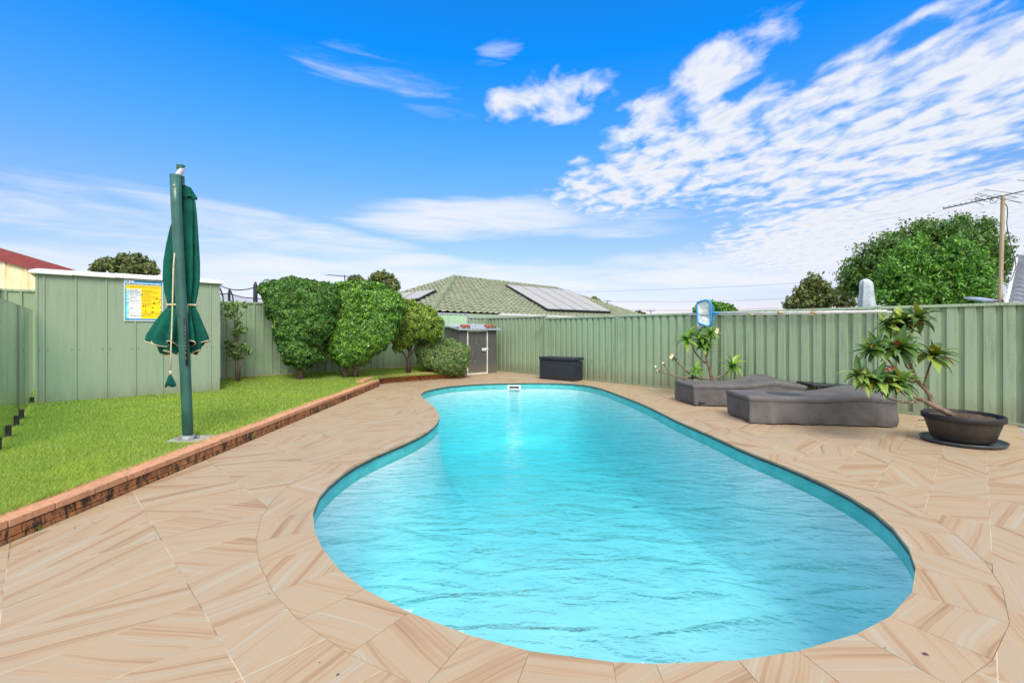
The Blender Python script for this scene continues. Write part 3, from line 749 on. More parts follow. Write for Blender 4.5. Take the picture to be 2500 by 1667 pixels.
rf = mb.build('roof', M['white'], sh)
mb = MB()
for s_ in secs[1:-1]:
    mb.tube([OB(SO, s_, -.073, 2.36), OB(SO, s_, -.06, 2.380), OB(SO, s_, .0, 2.410), OB(SO, s_, .06, 2.440), OB(SO, s_, .14, 2.452)], .006, 6)
build_each(mb, 'roof_joint', M['white'], rf)

# CPR sign on the shed front
sg = thing('safety_sign', 'blue and yellow CPR resuscitation chart screwed to the front of the green shed', 'sign', OB(SO, 0, 0, 0))
sx0, sx1 = shedx(302.5), shedx(398.4); sz0, sz1 = 1.57, 2.336; sw, shh = sx1-sx0, sz1-sz0
def S(u, v, d=0.0): return OB(SO, sx0+u*sw, -.026-d, sz1-v*shh)
def srect(mb, u0, v0, u1, v1, d): mb.add([S(u0, v1, d), S(u1, v1, d), S(u1, v0, d), S(u0, v0, d)], [(0, 1, 2, 3)])
MB().box(OB(SO, (sx0+sx1)/2, -.0225, (sz0+sz1)/2), (sw, .006, shh), ANG).build('sign_board', M['signwhite'], sg, bevel=.002)
mb = MB(); srect(mb, .02, .015, .98, .98, .001); mb.build('blue_field', M['signblue'], sg)
mb = MB(); srect(mb, .045, .125, .955, .94, .002); mb.build('yellow_field', M['signyellow'], sg)
mb = MB(); vs, fs = [], []
nn = 40
for i in range(nn+1):
    v = .225+(.94-.225)*i/nn; e = .425+.008*math.sin(v*26)
    vs += [S(.045, v, .003), S(e, v, .003)]
mb.add(vs, [(2*i+2, 2*i+3, 2*i+1, 2*i) for i in range(nn)]); mb.build('white_column', M['signwhite'], sg)
mb = MB(); vs = []
for i in range(nn+1):
    v = .225+(.94-.225)*i/nn; e = .118+.006*math.sin(v*26+.4)
    vs += [S(.045, v, .004), S(e, v, .004)]
mb.add(vs, [(2*i+2, 2*i+3, 2*i+1, 2*i) for i in range(nn)]); mb.build('cyan_column', M['signcyan'], sg)
def text_into(mb, s_, u, v, size, d=.005, bold=0.0, squash=1.0):
    cu = bpy.data.curves.new('t', 'FONT'); cu.body = s_; cu.size = 1; cu.offset = bold; cu.resolution_u = 2
    ob = bpy.data.objects.new('t', cu); C.objects.link(ob); bpy.context.view_layer.update()
    me_ = bpy.data.meshes.new_from_object(ob.evaluated_get(bpy.context.evaluated_depsgraph_get()))
    mb.add([S(u, v, d)+UX*(q.co.x*size*squash)+Vector((0, 0, q.co.y*size)) for q in me_.vertices], [tuple(p.vertices) for p in me_.polygons])
    bpy.data.objects.remove(ob); bpy.data.curves.remove(cu); bpy.data.meshes.remove(me_)
mb = MB(); text_into(mb, 'CPR', .04, .098, .082, bold=.035, squash=.86); text_into(mb, 'Cardiopulmonary Resuscitation', .235, .098, .040, bold=.03, squash=.80)
mb.build('white_lettering', M['signwhite'], sg)
rows = [('D', 'DANGERS', .225, .278), ('R', 'RESPONSIVE', .278, .330), ('S', 'SEND FOR HELP', .330, .400), ('A', 'AIRWAY', .400, .470), ('B', 'BREATHING', .470, .565), ('C', 'CPR', .565, .805), ('D', 'DEFIBRILLATION', .805, .94)]
mb = MB(); yb = MB(); lines = MB(); br = MB()
for L, wd_, v0, v1 in rows:
    vm = (v0+v1)/2+.014
    text_into(mb, wd_, .138, vm, .036, bold=.01, squash=.78); mb.build('lettering', M['signgrey'], sg); mb = MB(); text_into(yb, L, .065, vm, .04, bold=.03)
    if v1 < .93: srect(lines, .045, v1-.0018, .955, v1+.0018, .006)
    v = v0+.018
    while v < v1-.012 and v < v0+.075:
        u_ = .45; ue = random.uniform(.62, .93)
        while u_ < ue:
            l = random.uniform(.012, .04); srect(br, u_, v-.0035, min(ue, u_+l), v+.0035, .0045); u_ += l+.009
        v += .022
    br.build('fine_print', M['signbrown'], sg); br = MB()
text_into(mb, '30 compressions : 2 breaths', .138, .712, .017, squash=.8)
v = .148
for q in range(3):
    u_ = .08
    while u_ < .92:
        l = random.uniform(.015, .05); srect(br, u_, v-.004, u_+l, v+.004, .0045); u_ += l+.01
    v += .023
mb.build('lettering', M['signgrey'], sg); build_each(yb, 'yellow_letter', M['signyellow'], sg); build_each(lines, 'row_line', M['signink'], sg); br.build('fine_print', M['signbrown'], sg)
mb = MB()
for (u, v, w_, h_) in ((.83, .44, .06, .014), (.925, .455, .03, .012), (.91, .52, .05, .014), (.76, .555, .05, .018), (.49, .635, .03, .03), (.54, .64, .02, .025), (.72, .665, .06, .012), (.93, .655, .035, .014), (.47, .76, .02, .012), (.54, .765, .02, .03), (.72, .775, .075, .014), (.93, .765, .035, .018)):
    p = [(u+w_*(.5*math.cos(a))*(1+.35*math.sin(3*a+u*40)), v+h_*.8*math.sin(a)*(1+.3*math.cos(2*a+v*60))) for a in [2*math.pi*i/10 for i in range(10)]]
    mb.add([S(x, y, .006) for x, y in p], [tuple(range(10))[::-1]])
build_each(mb, 'pictogram', M['signink'], sg)

# ================================================================== SMALL CHARCOAL SHED
KO = Vector((-1.638, 14.62, 0)); KW, KD = 1.49, .84
ks = thing('garden_shed', 'small charcoal steel shed with galvanised roof and silver door frame in the far corner', 'shed', KO)
mb = MB(); pr = [i*.095 for i in range(1, 16) if i*.095 < KW-.03]
dx0, dx1 = .30, 1.10
ribwall(mb, OB(KO, 0, 0, 0), OB(KO, dx0, 0, 0), [.1, .2], .0, 1.42, -UY, .008, -.008); ribwall(mb, OB(KO, dx1, 0, 0), OB(KO, KW, 0, 0), [.13, .26], 0, 1.42, -UY, .008, -.008)
ribwall(mb, OB(KO, KW, 0, 0), OB(KO, KW, KD, 0), [.2, .4, .6], 0, 1.52, UX); ribwall(mb, OB(KO, 0, KD, 0), OB(KO, 0, 0, 0), [.1, .25, .4, .55, .7], 0, 1.5, -UX, .01, .01)
mb.build('shed_wall', M['grey'], ks)
mb = MB(); ribwall(mb, OB(KO, dx0+.03, .012, 0), OB(KO, dx1-.03, .012, 0), [.12, .24, .37, .5, .62], .03, 1.35, -UY, .01, -.008); dr = mb.build('door', M['grey'], ks)
mb = MB()
for x in (dx0+.01, dx1-.01): mb.box(OB(KO, x, -.012, .69), (.035, .03, 1.40), ANG)
mb.box(OB(KO, (dx0+dx1)/2, -.012, 1.375), (dx1-dx0-.06, .03, .03), ANG); mb.box(OB(KO, (dx0+dx1)/2, -.012, .02), (dx1-dx0-.06, .03, .04), ANG)
mb.build('door_frame', M['alu'], ks, bevel=.003)
MB().box(OB(KO, dx1-.14, -.015, .78), (.17, .02, .09), ANG).box(OB(KO, dx1-.02, -.035, .79), (.09, .02, .03), ANG).build('latch', M['alu'], dr, bevel=.003)
mb = MB()
for (x, z) in ((.66, 1.0), (.54, .70), (.60, .42), (.5, .62)): mb.tube([OB(KO, x, .008, z), OB(KO, x, .0, z)], .009, 8)
build_each(mb, 'chip_mark', M['alu'], dr)
mb = MB(); x = -.08; cols = []
while x < KW+.10:
    cols += [(x, 0), (x+.10, 0), (x+.115, .025), (x+.14, .025), (x+.155, 0)]; x += .19
for c_ in (0,):
    vs = []
    for s_, dz_ in cols: vs += [OB(KO, s_, -.11, 1.435+dz_), OB(KO, s_, KD+.06, 1.60+dz_)]
    mb.add(vs, [(2*i, 2*i+2, 2*i+3, 2*i+1) for i in range(len(cols)-1)])
rfk = mb.build('roof', M['galv'], ks)
MB().box(OB(KO, KW/2+.01, -.115, 1.425), (KW+.22, .012, .05), ANG).build('fascia', M['galv'], rfk, bevel=.002)
mb = MB(); mb.add([OB(KO, -.09, -.11, 1.40), OB(KO, -.09, KD+.06, 1.57), OB(KO, -.09, KD+.06, 1.61), OB(KO, -.09, -.11, 1.445)], [(0, 1, 2, 3)]); mb.build('verge', M['galv'], rfk)
for i, (x, lab) in enumerate(((.10, 'loose red brick lying on the left part of the charcoal shed roof'), (1.05, 'loose red brick lying on the right part of the charcoal shed roof'))):
    bk = MB().box((0, 0, 0), (.30, .13, .075), 0).build('brick', M['brickred'], None, bevel=.004)
    bk.location = OB(KO, x+.15, .03, 1.535-.0); bk.rotation_euler = (R(10), 0, ANG+.05*i); tag(bk, lab, 'brick', 'loose bricks on the shed roof')

# ================================================================== TILED ROOFS
def tiled(poly, up_dir, a_dir, row, colw, amp=.03, lift=.035):
    """sheet of roof tiles clipped to a convex 3D polygon; a_dir along the eave, up_dir up the slope"""
    a_dir, up_dir = a_dir.normalized(), up_dir.normalized(); nr = a_dir.cross(up_dir).normalized()
    if nr.z < 0: nr = -nr
    O = poly[0]; sa_ = [(p-O).dot(a_dir) for p in poly]; su = [(p-O).dot(up_dir) for p in poly]
    x0_, x1_, y0_, y1_ = min(sa_), max(sa_), min(su), max(su); V_, F_ = [], []
    nc = int((x1_-x0_)/(colw/5))+2; nrw = int((y1_-y0_)/row)+2; xs_ = x0_+np.arange(nc)*colw/5
    ph = (xs_ % colw)/colw; wv = amp*np.where(ph < .55, np.sin(ph/.55*np.pi), -.35*np.sin((ph-.55)/.45*np.pi))
    for r_ in range(nrw):
        for e, zz in ((0, lift), (1, 0.0)):
            yv = y0_+(r_+e)*row
            for xi, wvv in zip(xs_, wv):
                q = O+a_dir*xi+up_dir*yv+nr*(zz+wvv); V_.append(tuple(q))
    for r_ in range(nrw):
        b0 = r_*2*nc
        for i in range(nc-1):
            F_.append((b0+i, b0+i+1, b0+nc+i+1, b0+nc+i))
            if r_: F_.append((b0-nc+i, b0-nc+i+1, b0+i+1, b0+i))
    bm = bmesh.new(); vv = [bm.verts.new(v) for v in V_]
    for f in F_: bm.faces.new([vv[i] for i in f])
    cen = sum(poly, Vector())/len(poly)
    for i in range(len(poly)):
        p, q = poly[i], poly[(i+1) % len(poly)]; pn = (q-p).cross(nr).normalized()
        if (cen-p).dot(pn) > 0: pn = -pn
        bmesh.ops.bisect_plane(bm, geom=bm.verts[:]+bm.edges[:]+bm.faces[:], plane_co=p, plane_no=pn, clear_outer=True)
    return bm
def tile_mat(name, c1, c2):
    m_, k_, b2, o2 = base_mat(name); tcn_ = k_.new('ShaderNodeTexCoord').outputs['Object']
    f_ = k_.noise(tcn_, 2.2, 7, .7, .4); k_.lk(k_.ramp(f_, [(.3, c2), (.6, c1)]), b2.inputs['Base Color']); b2.inputs['Roughness'].default_value = .8
    return m_
M['rooftile'] = tile_mat('sage_roof_tile', srgb(166, 172, 144, .68), srgb(128, 136, 110, .6))
M['ridgetile'] = tile_mat('sage_ridge_tile', srgb(156, 168, 138, .68), srgb(126, 138, 110, .6))
M['greytile'] = tile_mat('grey_white_roof_tile', srgb(196, 202, 212, .62), srgb(150, 158, 170, .6))
M['housewall'] = pm('cream_house_wall', srgb(220, 208, 160, .85), srgb(196, 184, 140, .85), 3, .9)
hA = Vector((-3.68, 30, 4.77)); he = Vector((.67, .742, 0)); hn = Vector((-.742, .67, 0))
hB = hA+he*10.8; ZE = 2.07
E1 = hA-he*8.9-hn*8.9; E1.z = ZE; E2 = hB-he*1.0-hn*8.9; E2.z = ZE
E0 = Vector((-9.1, 23.3, ZE)); E3 = hB+hn*8.9; E3.z = ZE; E4 = hA+hn*8.9-he*5; E4.z = ZE
hs_ = thing('house', 'neighbouring house with sage green tiled hip roof and solar panels, behind the far corner', 'house', (0, 26, 0))
nF = (E2-E1).cross(hA-E1).normalized(); ad = (E2-E1).normalized(); ud = nF.cross(ad); ud = ud if ud.z > 0 else -ud
bm = tiled([E1, E2, hB, hA], ud, ad, .50, .36, .045, .06)
me = bpy.data.meshes.new('roof'); bm.to_mesh(me); bm.free(); rfm = link('roof', me, M['rooftile'], hs_)
nL = (E1-E0).cross(hA-E0).normalized(); ad2 = (E1-E0).normalized(); ud2 = nL.cross(ad2); ud2 = ud2 if ud2.z > 0 else -ud2
bm = tiled([E0, E1, hA], ud2, ad2, .50, .36, .045, .06); me = bpy.data.meshes.new('roof_end'); bm.to_mesh(me); bm.free(); link('roof_end', me, M['rooftile'], hs_)
mb = MB(); mb.add([E0, hA, hB, E3, E4], [(0, 1, 4), (1, 2, 3, 4)]); mb.build('roof_back', M['rooftile'], hs_)
mb = MB()
def ridge(mb, a, b_, r_=.17, seg=.46):
    L = (b_-a).length; t = (b_-a)/L; s_ = 0
    while s_ < L: 
        e = min(L, s_+seg*1.05); mb.tube([a+t*s_+Vector((0, 0, .0)), a+t*e], [r_*1.12, r_*.95], 10, cap=True); s_ += seg
ridge(mb, E1, hA); ridge(mb, hA, hB, .13); ridge(mb, E2, hB, .12); ridge(mb, E0, hA, .12); mb.build('ridge_cap', M['ridgetile'], rfm, smooth=True)
mb = MB(); wi = .55
c0 = Vector((E1.x+.35, E1.y+.75, 0)); wl = [E1+(he+hn)*.5, E2+(hn-he*.3)*.6, E3-hn*.6, E4-hn*.6+he*.4, E0+(he*.6+hn*.2)]
mb.prism([(p.x, p.y) for p in wl], -.03, ZE-.05); mb.build('wall', M['housewall'], hs_)
mb = MB()
for a_, b2 in ((E1, E2), (E0, E1)):
    c = (a_+b2)/2; d = b2-a_; mb.box((c.x, c.y, ZE-.09), (d.length, .10, .16), math.atan2(d.y, d.x))
build_each(mb, 'gutter', M['greencap'], hs_)
def on_plane(px, py, p0, nn_):
    d = Vector(((px-CXP)/F, 1, (HZ-py)/F)); o_ = Vector((0, 0, H)); t = (p0-o_).dot(nn_)/d.dot(nn_); return o_+d*t
def panels(TL, TR, BR, BL, n_, p0, nn_, par):
    nn_ = nn_ if nn_.z > 0 else -nn_; q = [on_plane(*c, p0, nn_) for c in (TL, TR, BR, BL)]
    for i in range(n_):
        a = [q[0].lerp(q[1], (i+.012)/n_), q[0].lerp(q[1], (i+.988)/n_), q[3].lerp(q[2], (i+.988)/n_), q[3].lerp(q[2], (i+.012)/n_)]
        mb = MB(); vs = [p+nn_*.10 for p in a]+[p+nn_*.20 for p in a]
        mb.add(vs, [(3, 2, 1, 0), (4, 5, 6, 7), (0, 1, 5, 4), (1, 2, 6, 5), (2, 3, 7, 6), (3, 0, 4, 7)]); fr_ = mb.build('solar_panel', M['solarframe'], par)
        c = sum(a, Vector())/4
        MB().add([p.lerp(c, .025)+nn_*.204 for p in a], [(0, 1, 2, 3)]).build('glass', M['solar'], fr_)
panels((1232.6, 701), (1392, 714.5), (1490, 768), (1336, 764), 5, E1, nF, hs_)
panels((930, 729.5), (1068, 716), (1024.5, 739), (880, 756), 3, E1, nL, hs_)

# right-hand house
q0 = Vector((12.66, 12.0, 2.09)); D1 = Vector((-.656, .754, 0)); D2 = Vector((.754, .656, 0)); rise = 1.61/5
hr = thing('house', 'house with grey-white tiled roof at the right edge, behind the right fence', 'house', (17, 13, 0))
pA = q0-D2*2-Vector((0, 0, 2*rise)); pB = q0+D2*5.0+Vector((0, 0, 5*rise)); pC = pB-D1*9; pD = pA-D1*9
upv = (pB-pA).normalized()
bm = tiled([pA, pD, pC, pB], upv, -D1, .42, .40, .05, .10); me = bpy.data.meshes.new('roof'); bm.to_mesh(me); bm.free(); rr = link('roof', me, M['greytile'], hr)
mb = MB(); pE = pB+D2*7-Vector((0, 0, 7*rise)); pF_ = pE-D1*9; mb.add([pB, pC, pF_, pE], [(0, 1, 2, 3)]); mb.build('roof_back', M['greytile'], hr)
mb = MB(); ridge(mb, pB, pC, .13, .4); mb.build('ridge_cap', M['greytile'], rr, smooth=True)
mb = MB(); dn = Vector((0, 0, 1)); sd_ = D1*.06
for a_, b2 in ((pA, pB),):
    vs = [a_+dn*.08, b2+dn*.08, b2+dn*.08+sd_, a_+dn*.08+sd_, a_-dn*.12, b2-dn*.12, b2-dn*.12+sd_, a_-dn*.12+sd_]
    mb.add(vs, [(0, 1, 2, 3), (4, 5, 6, 7), (0, 1, 5, 4), (1, 2, 6, 5), (2, 3, 7, 6), (3, 0, 4, 7)])
mb.build('verge', M['white'], hr)
i_ = -D1*.25; g0, g1 = pA+D2*.5+i_, pE-D2*.5+i_
mb = MB(); mb.add([(g0.x, g0.y, 0), (g1.x, g1.y, 0), (g1.x, g1.y, 1.5), (pB.x+i_.x, pB.y+i_.y, pB.z-.1), (g0.x, g0.y, g0.z-.1)], [(0, 1, 2, 3, 4)])
gg = g0-D1*8.5; mb.add([(g0.x, g0.y, 0), (gg.x, gg.y, 0), (gg.x, gg.y, g0.z-.12), (g0.x, g0.y, g0.z-.12)], [(0, 1, 2, 3)]); mb.build('wall', M['brickred'], hr)
# cream outbuilding at left
Yb = 15.0
cb = thing('outbuilding', 'cream steel outbuilding with dark red roof edge rising behind the green shed at far left', 'building', (-20, 16, 0))
def bz(px, py, dY=0): return P(px, py, Yb+dY)
rT = [bz(-260, 528), bz(196, 663)]; rBm = [bz(-260, 565), bz(196, 690)]
back = Vector((-5, 6.0, 0))
mb = MB(); vs = [rT[0], rT[1], rBm[1], rBm[0]]; vs = [v+Vector((0, 0, 0)) for v in vs]+[v+back for v in vs]
mb.add(vs, [(0, 1, 2, 3), (4, 5, 6, 7), (0, 1, 5, 4), (1, 2, 6, 5), (2, 3, 7, 6), (3, 0, 4, 7)]); mb.build('roof', M['redroof'], cb)
wl0, wl1 = bz(-255, 566, .12), bz(196, 689, .12)
mb = MB(); L = wl1.x-wl0.x; x = 0; cols = [0]; vs, prv = [], None
cl_ = []
while x < L-.3: cl_ += [(x, 0), (x+.55, 0), (x+.57, -.04), (x+.66, -.04), (x+.68, 0)]; x += .72
for s_, d in cl_:
    f_ = s_/L; z = wl0.z+(wl1.z-wl0.z)*f_-.01; vs += [(wl0.x+s_, Yb+.13+d, -.03), (wl0.x+s_, Yb+.13+d, z)]
mb.add(vs, [(2*i, 2*i+2, 2*i+3, 2*i+1) for i in range(len(cl_)-1)]); 
mb.add([(wl1.x-.2, Yb+.13, -.03), (wl1.x-.2+back.x, Yb+6, -.03), (wl1.x-.2+back.x, Yb+6, wl1.z), (wl1.x-.2, Yb+.13, wl1.z)], [(0, 1, 2, 3)]); mb.build('wall', M['cream'], cb)
# ================================================================== FOLIAGE
def leaves(name, pts, nrm, size, mat, parent, aspect=.5, fold=.25, jitter=.6):
    """small folded leaves (two quads each) at pts facing roughly nrm"""
    pts = np.asarray(pts); n_ = len(pts); nr = np.asarray(nrm)+RNG.normal(size=(n_, 3))*jitter
    nr /= np.linalg.norm(nr, axis=1)[:, None]
    t = RNG.normal(size=(n_, 3)); t -= nr*np.sum(t*nr, 1)[:, None]; t /= np.linalg.norm(t, axis=1)[:, None]
    b_ = np.cross(nr, t); s_ = (size*(.7+.6*RNG.random(n_)))[:, None] if not np.isscalar(size) else (size*(.7+.6*RNG.random(n_)))[:, None]
    w_ = s_*aspect*.5; h_ = s_*.5
    A = pts-t*h_; B = pts+t*h_; Cc = pts+b_*w_+nr*w_*fold; D_ = pts-b_*w_+nr*w_*fold
    V = np.stack([A, Cc, B, D_], 1).reshape(-1, 3)
    Fq = np.arange(n_*4).reshape(-1, 4)
    i0 = Fq[:, 0]; F3 = np.concatenate([np.c_[i0, i0+1, i0+2], np.c_[i0, i0+2, i0+3]])
    return fast_mesh(name, V, F3, mat, parent)
def crown_pts(blobs, n_, lump=.22, inner=.25, boxy=0, lf=2.2):
    """blobs: (centre, (rx, ry, rz)); points on the lumpy shells"""
    ws = np.array([b_[1][0]*b_[1][2] for b_ in blobs]); ws = ws/ws.sum(); P_, N_ = [], []
    for (c, r_), w_ in zip(blobs, ws):
        k_ = max(8, int(n_*w_)); d = RNG.normal(size=(k_, 3)); d /= np.linalg.norm(d, axis=1)[:, None]
        c = np.array(c); r_ = np.array(r_)
        lm = np.array([mnoise.noise(Vector((a*lf+c[0]*3, b2*lf+c[1]*3, e*lf+c[2]*3))) for a, b2, e in d])
        lm2 = np.array([mnoise.noise(Vector((a*lf*3+c[0]*3, b2*lf*3+c[1]*3, e*lf*3+c[2]*3))) for a, b2, e in d])
        rad = 1+lump*lm*1.6+lump*.7*lm2
        dep = np.where(RNG.random(k_) < inner, .45+.45*RNG.random(k_), .86+.16*RNG.random(k_))
        P_.append(c+d*r_*(rad*dep)[:, None]); N_.append(d*(1/np.maximum(r_, .01))*r_.mean())
    return np.concatenate(P_), np.concatenate(N_)
def pblob(px, py, r_, Y, depth=1.0, dY=0, sq=1.0):
    c = P(px, py, Y+dY); rr_ = r_/F*(Y+dY); return (tuple(c), (rr_*1.06, rr_*depth, rr_*sq*1.06))
def bushy(name, label, cat, base, blobs, n_, size, mat, trunks, bark='bark', lump=.2, inner=.25, aspect=.5, group=None, jitter=.6, seed=1, lf=2.2):
    global RNG
    RNG = np.random.default_rng(seed); random.seed(seed)
    root = thing(name, label, cat, base, group)
    p_, q_ = crown_pts(blobs, n_, lump, inner, lf=lf); leaves('crown', p_, q_, size, mat, root, aspect, jitter=jitter)
    mb = MB()
    for pts, r0, r1 in trunks:
        m_ = len(pts); mb.tube([Vector(p) for p in pts], [r0+(r1-r0)*i/(m_-1) for i in range(m_)], 8)
    mb.build('trunk', M[bark], root, smooth=True)
    return root
def wob(a, b_, n_, amp):
    a, b_ = Vector(a), Vector(b_)
    return [a.lerp(b_, i/n_)+Vector((random.uniform(-amp, amp), random.uniform(-amp, amp), 0))*(0 if i in (0, n_) else 1) for i in range(n_+1)]

def poly_crown(poly, Y, n_, depth, tmax=42, lump=.09, cav=.6):
    """clipped hedge: a rounded box whose outline is the polygon (photo pixels at distance Y)"""
    A = np.array([((x-CXP)/F*Y, H-(y-HZ)/F*Y) for x, y in poly]); B = np.roll(A, -1, 0); t_ = tmax/F*Y
    lo, hi = A.min(0), A.max(0); P_ = lo+(hi-lo)*RNG.random((n_*3, 2))
    inside = np.zeros(len(P_), bool); dist = np.full(len(P_), 9.0); g_ = np.zeros_like(P_)
    for a, b_ in zip(A, B):
        c = ((a[1] > P_[:, 1]) != (b_[1] > P_[:, 1])) & (P_[:, 0] < (b_[0]-a[0])*(P_[:, 1]-a[1])/(b_[1]-a[1]+1e-9)+a[0]); inside ^= c
        ab = b_-a; t = np.clip(((P_-a)@ab)/(ab@ab), 0, 1); q = P_-(a+t[:, None]*ab); d = np.linalg.norm(q, axis=1)
        m_ = d < dist; dist = np.where(m_, d, dist); g_[m_] = q[m_]
    P_, dist, g_ = P_[inside], dist[inside], g_[inside]; g_ /= np.linalg.norm(g_, axis=1)[:, None]+1e-9
    f_ = np.clip(dist/t_, 0, 1); D_ = np.sqrt(np.clip(1-(1-f_)**2, 0, 1))*depth
    sg = np.where(RNG.random(len(P_)) < .72, -1, 1); inner = RNG.random(len(P_)) < .22
    dep = np.where(inner, RNG.random(len(P_))*.75, .9+.12*RNG.random(len(P_)))
    X = np.c_[P_[:, 0], Y+sg*D_*dep, P_[:, 1]]
    N_ = np.c_[-g_[:, 0]*(1-f_), sg*(.35+f_), -g_[:, 1]*(1-f_)+.25]; N_ /= np.linalg.norm(N_, axis=1)[:, None]
    l1 = np.array([mnoise.noise(Vector(p)*3.1) for p in X]); l2 = np.array([mnoise.noise(Vector(p)*8.0) for p in X])
    keep = inner | (l1*.6+l2*.8 > -cav*RNG.random(len(X))-.12)
    X = X+N_*(lump*(l1+.8*l2))[:, None]
    X, N_ = X[keep], N_[keep]; k_ = min(n_, len(X)); return X[:k_], N_[:k_]
def clipped(name, label, cat, Y, poly, n_, size, mat, depth, foot, trunks, seed, bark='bark', **kw):
    global RNG
    RNG = np.random.default_rng(seed); random.seed(seed)
    poly = [(x/3.213+488, y/3.213+537) for x, y in poly]
    root = thing(name, label, cat, foot)
    p_, q_ = poly_crown(poly, Y, n_, depth, **kw); leaves('crown', p_, q_, size, mat, root, .5, jitter=.55)
    mb = MB()
    for pts, r0, r1 in trunks: mb.tube([Vector(p) for p in pts], [r0+(r1-r0)*i/(len(pts)-1) for i in range(len(pts))], 8)
    mb.build('trunk', M[bark], root, smooth=True)
Y = 11.45; tb = Vector((P(732, 914, Y).x, Y, .2))
clipped('hedge_tree', 'dark glossy clipped hedge tree nearest the green shed, with a bare trunk at its foot', 'tree', Y,
        [(485,560),(520,500),(600,475),(740,460),(900,470),(1000,490),(1085,515),(1095,600),(1085,700),(1060,800),(1030,880),(980,930),(955,975),(905,985),(925,1040),(985,1080),(930,1110),(880,1120),(850,1180),(800,1160),(760,1130),(700,1140),(665,1060),(650,990),(625,960),(600,900),(600,800),(560,740),(530,640)],
        40000, .072, M['leafA'], .55, tb, [([tb, P(731, 880, Y), P(727, 830, Y)], .10, .06), (wob(P(730, 870, Y), P(690, 740, Y), 4, .03), .045, .02), (wob(P(733, 880, Y), P(768, 838, Y-.1), 3, .03), .05, .035), (wob(P(768, 838, Y-.1), P(775, 740, Y), 3, .03), .035, .015)], 11)
Y = 12.05; tb = Vector((P(845, 907, Y).x, Y, .22)); tb2 = Vector((P(866, 905, Y).x, Y+.05, .22))
clipped('hedge_tree', 'bright green clipped hedge tree in the middle of the row, widest and densest', 'tree', Y,
        [(1075,505),(1180,490),(1340,485),(1450,515),(1530,560),(1600,620),(1620,680),(1570,760),(1540,860),(1500,960),(1450,1000),(1400,1050),(1340,1080),(1300,1130),(1240,1130),(1200,1165),(1140,1160),(1090,1120),(1050,1080),(1010,1000),(1005,920),(1030,820),(1050,700),(1060,600)],
        42000, .072, M['leafB'], .55, tb, [([tb, P(842, 880, Y), P(850, 800, Y)], .09, .03), ([tb2, P(872, 875, Y), P(900, 800, Y)], .09, .03)], 12)
Y = 13.3; tb = Vector((P(997, 905, Y).x, Y, .2))
clipped('hedge_tree', 'yellowish green loose hedge tree at the right end of the row, thin forked trunk', 'tree', Y,
        [(1590,640),(1680,640),(1780,670),(1850,710),(1890,760),(1905,830),(1900,900),(1840,925),(1760,940),(1700,960),(1660,1000),(1600,1000),(1560,1040),(1525,1000),(1540,900),(1570,760)],
        17000, .068, M['leafC'], .5, tb, [([tb, P(998, 880, Y), P(1003, 850, Y), P(1012, 790, Y)], .07, .02), (wob(P(997, 885, Y), P(975, 840, Y), 3, .02), .035, .015), (wob(P(1000, 870, Y), P(1040, 810, Y), 3, .03), .03, .012), (wob(P(1000, 865, Y), P(990, 790, Y), 3, .03), .03, .012)], 13, 'darkbark', cav=.2, lump=.14)
Y = 13.75; tb = Vector((P(1080, 915, Y).x, Y+.2, .15))
clipped('bush', 'low rounded clipped bush spilling over the far brick edging, left of the charcoal shed', 'bush', Y,
        [(1700,960),(1760,925),(1870,920),(1980,930),(2060,965),(2125,1010),(2120,1070),(2110,1150),(2080,1200),(1980,1215),(1860,1205),(1790,1180),(1720,1130),(1690,1050)],
        26000, .052, M['leafD'], .5, tb, [(wob(tb, P(1075, 870, Y+.2), 3, .02), .04, .02)], 14, 'darkbark', lump=.07)
# sapling
Y = 10.75; RNG = np.random.default_rng(15); random.seed(15)
tb = Vector((P(579, 929, Y).x, Y, .2)); sp = thing('sapling', 'thin young tree with sparse leaf clusters against the back fence, beside the green shed', 'tree', tb)
stem = [tb, P(577, 880, Y), P(576, 840, Y), P(574, 790, Y), P(570, 755, Y)]
mb = MB(); mb.tube(stem, [.034, .03, .026, .02, .01], 8); mb.tube([tb+Vector((.04, .02, 0)), P(587, 880, Y), P(586, 835, Y)], [.02, .016, .008], 6)
cl_pts, cl_n = [], []
for (x, y, r_, k_) in [(552,748,13,60),(572,752,10,45),(560,770,9,30),(597,745,7,18),(585,770,8,24),(592,808,11,60),(578,815,11,45),(570,840,9,35),(560,848,10,50),(600,852,9,45),(575,868,10,50),(565,862,8,30),(594,872,6,16),(608,858,5,14),(552,835,6,14),(580,790,8,25),(588,845,8,24),(574,735+10,8,24)]:
    c = P(x, y, Y); d = RNG.normal(size=(k_, 3)); rr_ = r_/F*Y
    cl_pts.append(np.array(c)+d*rr_*.62); cl_n.append(d)
    st_ = min(stem, key=lambda q: (q-c).length+abs(q.z-(c.z-.25))); mb.tube([st_, st_.lerp(c, .6)+Vector((0, 0, .02)), c], [.009, .007, .004], 5)
mb.build('trunk', M['bark'], sp, smooth=True)
leaves('crown', np.concatenate(cl_pts), np.concatenate(cl_n), .105, M['leafE'], sp, .42)

